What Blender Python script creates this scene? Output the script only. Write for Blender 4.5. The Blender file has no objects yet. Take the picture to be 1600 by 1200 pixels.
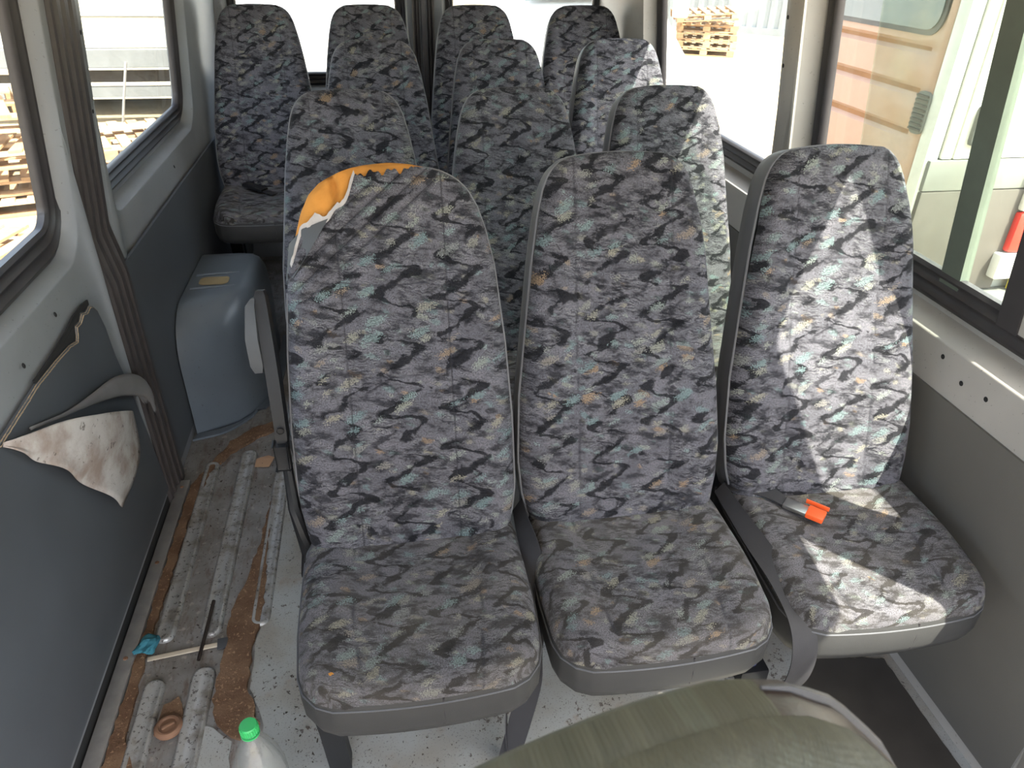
import bpy, bmesh, math, random
from mathutils import Vector, Matrix
random.seed(7)
sc = bpy.context.scene
COL = sc.collection
pi = math.pi

# ------------------------------------------------------------------ camera, sky, sun, exposure
cam_d = bpy.data.cameras.new('camera'); cam = bpy.data.objects.new('camera', cam_d); COL.objects.link(cam)
cam_d.sensor_width = 36; cam_d.lens = 1150/1600*36; cam_d.clip_start = .03
cam_d.dof.use_dof = True; cam_d.dof.focus_distance = 1.75; cam_d.dof.aperture_fstop = 14
_f = Vector((0.1516, 0.8390, -0.5227)); _d = Vector((-0.0738, -0.5177, -0.8524))
_f.normalize(); _up = -_d; _r = _f.cross(_up).normalized(); _up = _r.cross(_f).normalized()
CAM = Vector((0, 0, 1.52))
cam.matrix_world = Matrix(((_r.x, _up.x, -_f.x, CAM.x), (_r.y, _up.y, -_f.y, CAM.y), (_r.z, _up.z, -_f.z, CAM.z), (0, 0, 0, 1)))
sc.camera = cam

SUN_DIR = Vector((-1.0, 1.2, -2.15)).normalized()
w = bpy.data.worlds.new('sky'); sc.world = w; w.use_nodes = True
nt = w.node_tree; nt.nodes.clear()
sky = nt.nodes.new('ShaderNodeTexSky'); sky.sky_type = 'NISHITA'; sky.sun_disc = False
sky.sun_elevation = math.asin(-SUN_DIR.z); sky.sun_rotation = math.atan2(-SUN_DIR.x, -SUN_DIR.y)
sky.dust_density = 3.0; sky.air_density = 1.0; sky.ozone_density = 1.0
hs = nt.nodes.new('ShaderNodeHueSaturation'); hs.inputs['Saturation'].default_value = .62
bg = nt.nodes.new('ShaderNodeBackground'); bg.inputs['Strength'].default_value = 1.35
wo = nt.nodes.new('ShaderNodeOutputWorld')
nt.links.new(sky.outputs[0], hs.inputs['Color']); nt.links.new(hs.outputs[0], bg.inputs[0]); nt.links.new(bg.outputs[0], wo.inputs[0])
sl = bpy.data.lights.new('sun', 'SUN'); so = bpy.data.objects.new('sun', sl); COL.objects.link(so)
sl.energy = 27.0; sl.angle = math.radians(.6); sl.color = (1, .94, .84)
so.rotation_euler = SUN_DIR.to_track_quat('-Z', 'Y').to_euler()
so.location = (6, -6, 13)
sc.view_settings.view_transform = 'Standard'; sc.view_settings.look = 'None'
sc.view_settings.gamma = 1.0; sc.view_settings.use_curve_mapping = False
sc.view_settings.exposure = 0.2

# ------------------------------------------------------------------ node helpers
class NG:
    def __init__(s, name):
        s.m = bpy.data.materials.new(name); s.m.use_nodes = True
        s.t = s.m.node_tree; s.t.nodes.clear()
        s.out = s.t.nodes.new('ShaderNodeOutputMaterial')
    def n(s, kind, **kw):
        x = s.t.nodes.new(kind)
        for k, v in kw.items(): setattr(x, k, v)
        return x
    def put(s, sock, v):
        if isinstance(v, bpy.types.NodeSocket): s.t.links.new(v, sock)
        else: sock.default_value = v
    def M(s, op, a, b=0.0, c=0.0, clamp=False):
        x = s.n('ShaderNodeMath', operation=op, use_clamp=clamp)
        s.put(x.inputs[0], a); s.put(x.inputs[1], b); s.put(x.inputs[2], c)
        return x.outputs[0]
    def ss(s, v, lo, hi):
        x = s.n('ShaderNodeMapRange', interpolation_type='SMOOTHSTEP')
        s.put(x.inputs[0], v); s.put(x.inputs[1], lo); s.put(x.inputs[2], hi)
        return x.outputs[0]
    def mix(s, f, a, b, blend='MIX'):
        x = s.n('ShaderNodeMix', data_type='RGBA', blend_type=blend)
        s.put(x.inputs[0], f)
        for i, v in ((6, a), (7, b)):
            if isinstance(v, tuple) and len(v) == 3: v = (*v, 1)
            s.put(x.inputs[i], v)
        return x.outputs[2]
    def xyz(s, v):
        x = s.n('ShaderNodeSeparateXYZ'); s.put(x.inputs[0], v); return x.outputs
    def vec(s, a, b, c=0.0):
        x = s.n('ShaderNodeCombineXYZ')
        for i, v in enumerate((a, b, c)): s.put(x.inputs[i], v)
        return x.outputs[0]
    def noise(s, v, scale, detail=2.0, rough=.5, out=0):
        x = s.n('ShaderNodeTexNoise'); s.put(x.inputs['Vector'], v); x.inputs['Scale'].default_value = scale
        x.inputs['Detail'].default_value = detail; x.inputs['Roughness'].default_value = rough
        return x.outputs[out]
    def voro(s, v, scale, rnd=1.0):
        x = s.n('ShaderNodeTexVoronoi'); s.put(x.inputs['Vector'], v); x.inputs['Scale'].default_value = scale
        x.inputs['Randomness'].default_value = rnd
        return x.outputs
    def ramp(s, f, stops):
        x = s.n('ShaderNodeValToRGB'); e = x.color_ramp.elements
        while len(e) < len(stops): e.new(.5)
        for k, (p, c) in enumerate(stops):
            e[k].position = p; e[k].color = (*c, 1)
        s.put(x.inputs[0], f); return x.outputs[0]
    def pos(s): return s.n('ShaderNodeNewGeometry').outputs['Position']
    def obj(s): return s.n('ShaderNodeTexCoord').outputs['Object']
    def uv(s): return s.n('ShaderNodeTexCoord').outputs['UV']
    def rnd(s): return s.n('ShaderNodeObjectInfo').outputs['Random']
    def bump(s, h, strength=.3, dist=.002):
        x = s.n('ShaderNodeBump'); s.put(x.inputs['Height'], h)
        x.inputs['Strength'].default_value = strength; x.inputs['Distance'].default_value = dist
        return x.outputs[0]
    def bsdf(s, color, rough=.6, metal=0.0, spec=.5, normal=None, sheen=0.0, trans=0.0, coat=0.0):
        b = s.n('ShaderNodeBsdfPrincipled')
        if isinstance(color, tuple): color = (*color, 1)
        s.put(b.inputs['Base Color'], color); s.put(b.inputs['Roughness'], rough); s.put(b.inputs['Metallic'], metal)
        b.inputs['Specular IOR Level'].default_value = spec
        b.inputs['Sheen Weight'].default_value = sheen; b.inputs['Transmission Weight'].default_value = trans
        b.inputs['Coat Weight'].default_value = coat
        if normal is not None: s.put(b.inputs['Normal'], normal)
        s.t.links.new(b.outputs[0], s.out.inputs[0]); return b

def plain(name, color, rough=.6, metal=0.0, spec=.5, var=.12, nscale=30, bumpk=0.0, bscale=300, sheen=0, coat=0.0):
    g = NG(name); p = g.obj()
    nz = g.noise(p, nscale, 4)
    f = g.M('MULTIPLY_ADD', nz, 2*var, 1-var)
    c = g.mix(1.0, color, g.vec(f, f, f), 'MULTIPLY')
    nm = g.bump(g.noise(p, bscale, 2), bumpk, .001) if bumpk else None
    g.bsdf(c, rough, metal, spec, nm, sheen=sheen, coat=coat)
    return g.m

def fabric(name, dirt, bright=1.0, faded=False):
    g = NG(name)
    U = g.xyz(g.uv()); r = g.rnd()
    u = g.M('ADD', g.M('MULTIPLY', U[0], 1.22), g.M('MULTIPLY', r, 3.17)); v = g.M('ADD', g.M('MULTIPLY', U[1], 1.22), g.M('MULTIPLY', r, 5.31))
    P = g.vec(u, v, 0)
    stc = g.M('SUBTRACT', g.noise(P, 360, 1), .5)                      # thread stipple
    st2 = g.M('SUBTRACT', g.noise(g.vec(g.M('MULTIPLY', u, .6), v, 2.0), 190, 3, .65), .5)   # ragged edges
    n1 = g.M('SUBTRACT', g.noise(P, 13, 2), .5)
    n2 = g.M('SUBTRACT', g.noise(g.vec(g.M('ADD', u, 7.3), v, 0), 24, 3), .5)
    # meandering dark strokes
    def strokes(pv, amp, per, seed, lo, hi, wk):
        ph = g.M('MULTIPLY', g.M('ADD', g.M('MULTIPLY_ADD', n1, .040, v), seed), 2*pi/pv)
        s = g.M('SINE', g.M('ADD', ph, g.M('MULTIPLY', g.M('SINE', ph), .6)))
        x = g.M('ADD', g.M('ADD', g.M('MULTIPLY_ADD', s, amp, u), seed*.7), g.M('MULTIPLY', n2, .06))
        fr = g.M('FRACT', g.M('DIVIDE', x, per))
        d = g.M('MULTIPLY', g.M('ABSOLUTE', g.M('SUBTRACT', fr, .5)), per)
        wd = g.M('MULTIPLY', g.M('SUBTRACT', g.noise(g.vec(u, v, seed*9+4), 26, 2), .30), wk)
        dl = g.M('ADD', g.M('SUBTRACT', wd, d), g.M('ADD', g.M('MULTIPLY', stc, .030), g.M('MULTIPLY', st2, .022)))
        return g.M('MULTIPLY', g.ss(dl, -.0012, .0020), g.ss(g.noise(g.vec(u, v, seed+3.3), 12, 1), lo, hi))
    l1 = strokes(.088, .044, .140, .0, .30, .40, .064)
    l2 = strokes(.060, .030, .190, .37, .50, .58, .040)
    # dark stippled blotches, stretched sideways
    Pb = g.vec(g.M('MULTIPLY', u, .45), g.M('ADD', v, g.M('MULTIPLY', u, .16)), 1.7)
    bl = g.ss(g.M('ADD', g.M('ADD', g.noise(Pb, 46, 3, .6), g.M('MULTIPLY', stc, .60)), g.M('MULTIPLY', st2, .25)), .535, .61)
    # fine sideways hatching
    ha = g.noise(g.vec(g.M('MULTIPLY', u, .14), g.M('ADD', g.M('ADD', v, g.M('MULTIPLY', u, .12)), g.M('MULTIPLY', n2, .04)), 5.0), 300, 2)
    hz = g.ss(g.noise(g.vec(u, v, 9.1), 15, 2), .46, .58)
    hat = g.M('MULTIPLY', g.ss(ha, .53, .60), hz)
    hatl = g.M('MULTIPLY', g.ss(ha, .47, .40), hz)
    # pale leaf-like flecks, two sizes, ragged
    def flecks(sc_, seed, keep_lo, r0, r1, skew):
        Pl = g.vec(g.M('ADD', g.M('MULTIPLY', u, .58), g.M('MULTIPLY', n2, .030)), g.M('ADD', g.M('ADD', v, g.M('MULTIPLY', u, skew)), g.M('MULTIPLY', n1, .03)), seed)
        x = g.n('ShaderNodeTexVoronoi', voronoi_dimensions='2D'); g.put(x.inputs['Vector'], g.vec(g.M('ADD', g.xyz(Pl)[0], seed), g.xyz(Pl)[1], 0)); x.inputs['Scale'].default_value = sc_
        cr = g.xyz(x.outputs['Color'])
        rad = g.M('MULTIPLY_ADD', cr[2], r1, r0)
        m = g.ss(g.M('ADD', g.M('ADD', g.M('SUBTRACT', rad, x.outputs['Distance']), g.M('MULTIPLY', stc, .80)), g.M('MULTIPLY', st2, .75)), -.03, .07)
        return g.M('MULTIPLY', m, g.ss(cr[0], keep_lo, keep_lo+.01)), cr[1]
    f1, c1 = flecks(30, .0, .56, .15, .19, -.34)
    f2, c2 = flecks(46, 1.3, .62, .15, .20, .25)
    cols = [(0, (.160, .205, .200)), (.28, (.122, .170, .175)), (.45, (.195, .215, .195)), (.64, (.215, .20, .155)), (.82, (.16, .17, .17)), (.95, (.22, .155, .10))]
    lc1 = g.ramp(c1, cols); lc2 = g.ramp(c2, cols)
    # combine
    base = g.mix(g.ss(n1, -.2, .2), (.096, .094, .108), (.128, .124, .140))
    c = g.mix(g.M('MULTIPLY', hatl, .45), base, (.175, .178, .178))
    c = g.mix(g.M('MULTIPLY', hat, .70), c, (.028, .028, .033))
    c = g.mix(g.M('MULTIPLY', f2, .72), c, lc2)
    c = g.mix(g.M('MULTIPLY', bl, .82), c, (.016, .016, .019))
    c = g.mix(g.M('MULTIPLY', l2, .75), c, (.014, .014, .017))
    c = g.mix(g.M('MULTIPLY', l1, .88), c, (.010, .010, .012))
    c = g.mix(g.M('MULTIPLY', f1, .82), c, lc1)
    c = g.mix(g.M('MULTIPLY', g.M('MULTIPLY', hat, f1), .55), c, (.05, .055, .058))
    # weave grain
    we = g.M('MULTIPLY', g.M('SINE', g.M('MULTIPLY', u, 2*pi/.0042)), g.M('SINE', g.M('MULTIPLY', v, 2*pi/.0037)))
    gr = g.M('ADD', g.M('MULTIPLY_ADD', we, .24, 1.0), g.M('MULTIPLY', stc, 2.5))
    gr = g.M('MULTIPLY', gr, bright)
    c = g.mix(1.0, c, g.vec(gr, gr, gr), 'MULTIPLY')
    if dirt > 0:
        df = g.M('MULTIPLY', g.ss(g.noise(P, 6, 4), .15, .75), dirt)
        c = g.mix(df, c, (.15, .13, .10))
    if faded:
        c = g.mix(.78, c, g.mix(g.noise(g.vec(u, g.M('MULTIPLY', v, .12), 0), 120, 3), (.085, .098, .085), (.15, .16, .135)))
        c = g.mix(g.M('MULTIPLY', g.ss(g.noise(P, 11, 4, .6), .58, .72), .8), c, (.085, .058, .042))
    seam_fold_col = g.n('ShaderNodeAttribute', attribute_name='seam_fold_shade').outputs['Fac']
    c = g.mix(g.M('MULTIPLY', seam_fold_col, .75), c, (.025, .025, .03))  # dark seam lines, plus painted shade in the torn back's folds
    h = g.M('ADD', g.M('MULTIPLY', we, .4), stc)
    g.bsdf(c, .95, 0, .06, g.bump(h, .35, .0012), sheen=.05)
    return g.m

def metal_floor():
    g = NG('dirty_floor_metal'); p = g.pos(); X = g.xyz(p)
    a = g.noise(p, 9, 5, .6); b = g.noise(g.vec(g.M('MULTIPLY', X[0], 2.5), g.M('MULTIPLY', X[1], .7), 0), 16, 5, .65)
    c = g.mix(g.ss(a, .35, .65), (.205, .198, .19), (.14, .128, .115))
    c = g.mix(g.ss(b, .48, .68), c, (.095, .070, .054))
    sp = g.ss(g.noise(p, 85, 3, .7), .60, .66)
    c = g.mix(g.M('MULTIPLY', sp, .8), c, (.045, .035, .03))
    f = g.ss(g.noise(p, 40, 4), .6, .7)
    c = g.mix(g.M('MULTIPLY', f, .6), c, (.31, .285, .25))
    g.bsdf(c, g.M('MULTIPLY_ADD', a, .4, .30), g.M('MULTIPLY', g.ss(b, .62, .42), .25), .5, g.bump(g.noise(p, 120, 4), .25, .002))
    return g.m

def mud_mat():
    g = NG('dried_mud'); p = g.pos()
    c = g.mix(g.ss(g.noise(p, 14, 5), .35, .65), (.105, .058, .034), (.165, .100, .060))
    c = g.mix(g.ss(g.noise(p, 150, 3), .58, .7), c, (.27, .17, .10))
    g.bsdf(c, .95, 0, .2, g.bump(g.noise(p, 90, 6, .7), .9, .006))
    return g.m

def lino_mat():
    g = NG('grey_speckled_lino'); p = g.pos()
    c = g.mix(g.ss(g.noise(p, 5, 4), .35, .7), (.27, .275, .268), (.215, .195, .165))
    s1 = g.ss(g.noise(p, 260, 2), .60, .68); c = g.mix(g.M('MULTIPLY', s1, .6), c, (.08, .075, .07))
    s2 = g.ss(g.M('ADD', g.noise(p, 70, 3, .7), g.M('MULTIPLY', g.noise(p, 5.5, 2), .5)), .88, .94)
    c = g.mix(g.M('MULTIPLY', s2, .85), c, (.055, .042, .034))
    c = g.mix(g.M('MULTIPLY', g.ss(g.noise(p, 7.5, 4, .65), .56, .72), .6), c, (.20, .14, .10))
    g.bsdf(c, .6, 0, .4, g.bump(g.noise(p, 300, 2), .15, .001))
    return g.m

def painted(name, col, worn=(.30, .22, .15), rough=.42, wear=.68):
    g = NG(name); p = g.pos()
    c = g.mix(g.ss(g.noise(p, 3.5, 4), .3, .7), col, tuple(x*.82 for x in col))
    c = g.mix(g.M('MULTIPLY', g.ss(g.noise(p, 11, 6, .65), wear, wear+.06), .7), c, worn)
    sp = g.ss(g.noise(p, 130, 3), .68, .72); c = g.mix(g.M('MULTIPLY', sp, .6), c, tuple(x*.35 for x in col))
    g.bsdf(c, rough, 0, .5, g.bump(g.noise(p, 60, 3), .06, .002))
    return g.m

def glass(name, tint, haze=.05, gloss=.08):
    g = NG(name); p = g.pos()
    t = g.n('ShaderNodeBsdfTransparent'); t.inputs[0].default_value = (*tint, 1)
    gl = g.n('ShaderNodeBsdfGlossy'); gl.inputs['Roughness'].default_value = .03; gl.inputs[0].default_value = (1, 1, 1, 1)
    di = g.n('ShaderNodeBsdfDiffuse'); di.inputs[0].default_value = (.75, .72, .64, 1)
    fr = g.n('ShaderNodeFresnel'); fr.inputs[0].default_value = 1.35
    bf_ = g.n('ShaderNodeNewGeometry').outputs['Backfacing']
    m1 = g.n('ShaderNodeMixShader'); g.put(m1.inputs[0], g.M('MULTIPLY', fr.outputs[0], g.M('SUBTRACT', 1.0, bf_))); g.t.links.new(t.outputs[0], m1.inputs[1]); g.t.links.new(gl.outputs[0], m1.inputs[2])
    dn = g.M('MULTIPLY', g.ss(g.noise(p, 7, 6, .7), .40, .80), haze*2)
    dn = g.M('ADD', dn, haze*.4)
    m2 = g.n('ShaderNodeMixShader'); g.put(m2.inputs[0], dn); g.t.links.new(m1.outputs[0], m2.inputs[1]); g.t.links.new(di.outputs[0], m2.inputs[2])
    g.t.links.new(m2.outputs[0], g.out.inputs[0])
    return g.m

def wood(name, a, b):
    g = NG(name); p = g.obj(); X = g.xyz(p)
    n = g.noise(g.vec(g.M('MULTIPLY', X[0], .6), g.M('MULTIPLY', X[1], 6), g.M('MULTIPLY', X[2], 6)), 7, 4)
    r = g.rnd()
    c = g.mix(g.ss(g.M('ADD', n, g.M('MULTIPLY', g.M('SUBTRACT', r, .5), .5)), .3, .7), a, b)
    g.bsdf(c, .85, 0, .2); return g.m

def ground_mat():
    g = NG('pale_dirt_yard'); p = g.pos()
    c = g.mix(g.ss(g.noise(p, .6, 5), .3, .7), (.26, .21, .135), (.33, .275, .185))
    c = g.mix(g.M('MULTIPLY', g.ss(g.noise(p, 5, 6, .7), .55, .7), .5), c, (.25, .195, .13))
    g.bsdf(c, .95, 0, .1, g.bump(g.noise(p, 8, 6), .4, .03)); return g.m

MT = {}
MT['fab'] = fabric('patterned_seat_fabric', 0.0, .80)
MT['fabc'] = fabric('dusty_patterned_cushion_fabric', .24, .80)
MT['fabf'] = fabric('faded_patterned_fabric', .6, .95, True)
MT['vinyl'] = plain('grey_seat_vinyl', (.070, .071, .078), .5, 0, .4, .12, 12, .25, 700, sheen=.1)
MT['band'] = plain('grey_cushion_vinyl', (.036, .0355, .035), .55, 0, .22, .15, 9, .3, 800)
MT['piping'] = plain('light_grey_piping', (.15, .15, .158), .7, 0, .3)
MT['foam'] = plain('orange_seat_foam', (.47, .205, .045), .95, 0, .1, .22, 26, .9, 160)
MT['lining'] = plain('white_torn_lining', (.34, .32, .31), .9, 0, .1, .2, 60, .5, 300)
MT['black'] = plain('black_plastic', (.012, .0125, .014), .5, 0, .25, .15, 40)
MT['black_steel'] = plain('black_painted_steel', (.011, .011, .012), .45, .0, .25, .2, 40)
MT['belt'] = plain('dark_seat_belt_webbing', (.024, .023, .025), .6, 0, .3, .12, 50, .3, 900)
MT['chrome'] = plain('brushed_chrome', (.55, .55, .54), .28, 1.0)
MT['buckle_red'] = plain('orange_red_button', (.75, .10, .02), .4)
MT['silver'] = plain('silver_grey_plastic', (.055, .058, .062), .5, 0, .22)
MT['paint'] = painted('light_grey_van_paint', (.205, .215, .228), (.40, .33, .24))
MT['paint_warm'] = painted('warm_grey_van_paint', (.34, .322, .298), (.25, .22, .18), wear=.75)
MT['trim'] = plain('dark_grey_trim_board', (.070, .078, .088), .50, 0, .4, .18, 6, .3, 900)
MT['trim_r'] = plain('grey_trim_board', (.112, .106, .096), .6, 0, .25, .12, 6, .35, 800)
MT['rubber'] = plain('black_window_rubber', (.030, .027, .029), .42, 0, .5, .2, 25)
MT['seal'] = plain('brown_black_door_seal', (.045, .038, .037), .42, 0, .6, .3, 25)
MT['arch'] = painted('blue_grey_arch_paint', (.10, .118, .138), (.2, .16, .10), .34, .70)
MT['mat'] = plain('added_dark_brown_sheet', (.040, .035, .030), .7, 0, .3, .3, 15); MT['floor'] = metal_floor(); MT['mud'] = mud_mat(); MT['lino'] = lino_mat()  # 'mat' is for the added dark brown sheet on the lino
MT['alu'] = plain('worn_aluminium_strip', (.36, .35, .34), .40, .7, .5, .3, 25, .2, 200)
MT['glass'] = glass('dusty_clear_glass', (.90, .92, .90), .045)
MT['glass_green'] = glass('green_tinted_glass', (.84, .89, .845), .075)
MT['bar'] = plain('green_grey_sliding_bar', (.095, .115, .095), .4, .1, .5, .15, 30)
MT['headliner'] = plain('pale_headliner', (.62, .61, .58), .9)
MT['white_car'] = plain('white_car_paint', (.62, .61, .59), .25, 0, .5, .04, 3, coat=.3)
MT['cream'] = plain('cream_truck_paint', (.50, .46, .37), .4, 0, .5, .06, 2)
MT['van_white'] = plain('white_van_paint', (.60, .59, .55), .3, 0, .5, .05, 3)
MT['van_side_bounce'] = plain('white_van_bounce_tint', (.42, .265, .19), .45, 0, .4, .10, 2.5)  # white van's shaded side, warm ground bounce put into its colour
MT['dark_glass'] = plain('dark_vehicle_glass', (.05, .07, .07), .08, 0, .6)
MT['clad'] = plain('grey_vehicle_cladding', (.15, .15, .138), .6, 0, .4, .2, 6)
MT['clad_dark'] = plain('dark_vehicle_cladding', (.072, .062, .054), .65, 0, .4, .25, 8)
MT['tyre'] = plain('tyre_rubber', (.02, .02, .02), .8)
MT['red'] = plain('red_lamp_plastic', (.55, .03, .02), .2, 0, .5)
MT['clear_lamp'] = plain('clear_lamp_plastic', (.62, .60, .55), .15, 0, .6)
MT['yellow'] = plain('yellow_paint', (.80, .62, .03), .4)
MT['wood'] = wood('pale_pallet_wood', (.42, .28, .16), (.28, .17, .09))
MT['wood_d'] = wood('pale_scrap_wood', (.46, .36, .25), (.33, .24, .15))
MT['container'] = plain('grey_white_container_steel', (.30, .32, .32), .5, .1, .4, .12, 1.2)
MT['ground'] = ground_mat(); MT['bumper'] = plain('mid_grey_bumper_paint', (.125, .13, .13), .5, 0, .4, .2, 4)
MT['cap'] = plain('green_bottle_cap', (.03, .36, .10), .4)
MT['teal'] = plain('teal_crumpled_paper', (.03, .13, .17), .85, 0, .2, .35, 60)
MT['stick'] = plain('pale_plastic_stick', (.42, .36, .28), .6)
MT['rod'] = plain('dark_rusty_rod', (.035, .026, .022), .45, .5)
MT['card'] = plain('brown_cardboard_scrap', (.33, .20, .12), .9)
MT['rust'] = plain('rusty_steel_scrap', (.16, .085, .05), .8, .1, .4, .4, 12)
MT['redpaint'] = plain('faded_red_paint', (.50, .07, .05), .5)
MT['hole'] = plain('dark_screw_hole', (.008, .008, .008), .9)
g = NG('clear_bottle_plastic')
_t = g.n('ShaderNodeBsdfTransparent'); _t.inputs[0].default_value = (.86, .88, .87, 1)
_g = g.n('ShaderNodeBsdfGlossy'); _g.inputs['Roughness'].default_value = .12
_d2 = g.n('ShaderNodeBsdfDiffuse'); _d2.inputs[0].default_value = (.55, .55, .53, 1)
_lw = g.n('ShaderNodeLayerWeight'); _lw.inputs[0].default_value = .35
_m = g.n('ShaderNodeMixShader'); g.put(_m.inputs[0], g.M('MULTIPLY', _lw.outputs['Facing'], .6)); g.t.links.new(_t.outputs[0], _m.inputs[1]); g.t.links.new(_g.outputs[0], _m.inputs[2])
_m2 = g.n('ShaderNodeMixShader'); _m2.inputs[0].default_value = .12; g.t.links.new(_m.outputs[0], _m2.inputs[1]); g.t.links.new(_d2.outputs[0], _m2.inputs[2])
g.t.links.new(_m2.outputs[0], g.out.inputs[0]); MT['bottle'] = g.m

# ------------------------------------------------------------------ mesh helpers
def mk(name, verts, faces, mat, parent=None, smooth=True, uvs=None, loc=None, attr=None, angle=None):
    me = bpy.data.meshes.new(name); me.from_pydata([tuple(v) for v in verts], [], faces); me.update()
    if uvs is not None:
        ul = me.uv_layers.new(name='UVMap')
        for lp in me.loops: ul.data[lp.index].uv = uvs[lp.vertex_index]
    if attr is not None:
        a = me.attributes.new('seam_fold_shade', 'FLOAT', 'POINT')
        for i, x in enumerate(attr): a.data[i].value = x
    bm = bmesh.new(); bm.from_mesh(me); bmesh.ops.recalc_face_normals(bm, faces=bm.faces)
    if angle:
        for e in bm.edges:
            if len(e.link_faces) == 2 and e.calc_face_angle(0) > math.radians(angle): e.smooth = False
    for f in bm.faces: f.smooth = smooth
    bm.to_mesh(me); bm.free()
    if mat: me.materials.append(MT[mat] if isinstance(mat, str) else mat)
    o = bpy.data.objects.new(name, me); COL.objects.link(o)
    if parent: o.parent = parent
    if loc: o.location = loc
    return o

class B:
    """collects shapes into one mesh"""
    def __init__(s): s.v = []; s.f = []
    def add(s, v, f):
        k = len(s.v); s.v += [Vector(x) for x in v]; s.f += [tuple(i+k for i in q) for q in f]; return s
    def box(s, lo, hi, bev=0.0, mat=None):
        bm = bmesh.new(); bmesh.ops.create_cube(bm, size=1)
        lo, hi = Vector(lo), Vector(hi)
        for v in bm.verts: v.co = Vector([(lo[i]+hi[i])/2 + v.co[i]*(hi[i]-lo[i]) for i in range(3)])
        if bev: bmesh.ops.bevel(bm, geom=bm.edges[:], offset=bev, segments=2, profile=.6, affect='EDGES')
        if mat is not None: bm.transform(mat)
        bm.verts.index_update()
        s.add([v.co.copy() for v in bm.verts], [[v.index for v in f.verts] for f in bm.faces]); bm.free(); return s
    def tube(s, pts, r, n=8, cap=True):
        pts = [Vector(p) for p in pts]; rs = r if isinstance(r, (list, tuple)) else [r]*len(pts)
        vs = []; fs = []; up = Vector((.13, .21, .97))
        for i, p in enumerate(pts):
            t = (pts[min(i+1, len(pts)-1)]-pts[max(i-1, 0)]).normalized()
            a = t.cross(up); a = a.normalized() if a.length > 1e-4 else Vector((1, 0, 0)); b = t.cross(a)
            for k in range(n):
                an = 2*pi*k/n; vs.append(p+(a*math.cos(an)+b*math.sin(an))*rs[i])
        for i in range(len(pts)-1):
            for k in range(n):
                fs.append((i*n+k, i*n+(k+1) % n, (i+1)*n+(k+1) % n, (i+1)*n+k))
        if cap: fs.append(tuple(range(n-1, -1, -1))); fs.append(tuple((len(pts)-1)*n+k for k in range(n)))
        return s.add(vs, fs)
    def lathe(s, prof, c=(0, 0, 0), n=24, axis='z'):
        vs = []; fs = []; c = Vector(c)
        for r, z in prof:
            for k in range(n):
                a = 2*pi*k/n
                q = (r*math.cos(a), r*math.sin(a), z)
                if axis == 'x': q = (z, q[0], q[1])
                if axis == 'y': q = (q[0], z, q[1])
                vs.append(c+Vector(q))
        for i in range(len(prof)-1):
            for k in range(n): fs.append((i*n+k, i*n+(k+1) % n, (i+1)*n+(k+1) % n, (i+1)*n+k))
        return s.add(vs, fs)
    def loops(s, L, close=False, cap0=False, cap1=False):
        n = len(L[0]); vs = [p for l in L for p in l]; fs = []
        m = len(L)
        for i in range(m if close else m-1):
            j = (i+1) % m
            for k in range(n):
                q = (i*n+k, i*n+(k+1) % n, j*n+(k+1) % n, j*n+k); fs.append(q)
        if cap0: fs.append(tuple(range(n)))
        if cap1: fs.append(tuple((m-1)*n+k for k in range(n)))
        return s.add(vs, fs)
    def ribbon(s, pts, wids, thick=.0015):
        """flat strap: pts centre line, wids side vectors (half width)"""
        L = []
        for i, p in enumerate(pts):
            p = Vector(p); wv = Vector(wids[i]); t = (Vector(pts[min(i+1, len(pts)-1)])-Vector(pts[max(i-1, 0)])).normalized()
            nn = t.cross(wv).normalized()*thick
            L.append([p+wv+nn, p-wv+nn, p-wv-nn, p+wv-nn])
        return s.loops(L, cap0=True, cap1=True)
    def build(s, name, mat, parent=None, smooth=True, loc=None, angle=35):
        return mk(name, s.v, s.f, mat, parent, smooth, loc=loc, angle=angle)

def empty(name, loc=(0, 0, 0), rz=0):
    o = bpy.data.objects.new(name, None); COL.objects.link(o); o.location = loc; o.rotation_euler.z = rz
    o.empty_display_size = .05; return o
def tag(o, label=None, cat=None, group=None, kind=None):
    if label: o['label'] = label
    if cat: o['category'] = cat
    if group: o['group'] = group
    if kind: o['kind'] = kind
    return o
def lerp(a, b, t): return a+(b-a)*t
def sstep(x, a, b):
    t = min(1, max(0, (x-a)/(b-a))); return t*t*(3-2*t)
def interp(tab, x):
    if x <= tab[0][0]: return tab[0][1]
    for (a, fa), (b, fb) in zip(tab, tab[1:]):
        if x <= b: return lerp(fa, fb, (x-a)/(b-a))
    return tab[-1][1]
def cubic(pts, n):
    """Catmull-Rom through pts"""
    pts = [Vector(p) for p in pts]; P = [2*pts[0]-pts[1]]+pts+[2*pts[-1]-pts[-2]]; out = []
    for i in range(1, len(P)-2):
        for k in range(n):
            t = k/n
            a, b, c, d = P[i-1], P[i], P[i+1], P[i+2]
            out.append(.5*((2*b)+(c-a)*t+(2*a-5*b+4*c-d)*t*t+(3*b-a-3*c+d)*t**3))
    out.append(pts[-1]); return out

def rr(a0, a1, b0, b1, r, k=6):
    """rounded rectangle loop in (a,b), always 4*(k+1) points"""
    pts = []
    for cx, cy, st in ((a1-r, b1-r, 0), (a0+r, b1-r, 90), (a0+r, b0+r, 180), (a1-r, b0+r, 270)):
        for i in range(k+1):
            an = math.radians(st+90*i/k); pts.append((cx+r*math.cos(an), cy+r*math.sin(an)))
    return pts

# ------------------------------------------------------------------ van body shell
XL, XR, YB = -.72, 1.155, 3.93
def lean(z): return .11*max(0, z-.80)
def map_left(a, b, d): return Vector((XL+lean(b)-.022*min(1, max(0, (b-.74)/.10))-d, a, b))
def map_right(a, b, d): return Vector((XR-lean(b)+d, a, b))
def map_rear(a, b, d): return Vector((a, YB-.10*max(0, b-.8)+d, b))

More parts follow.
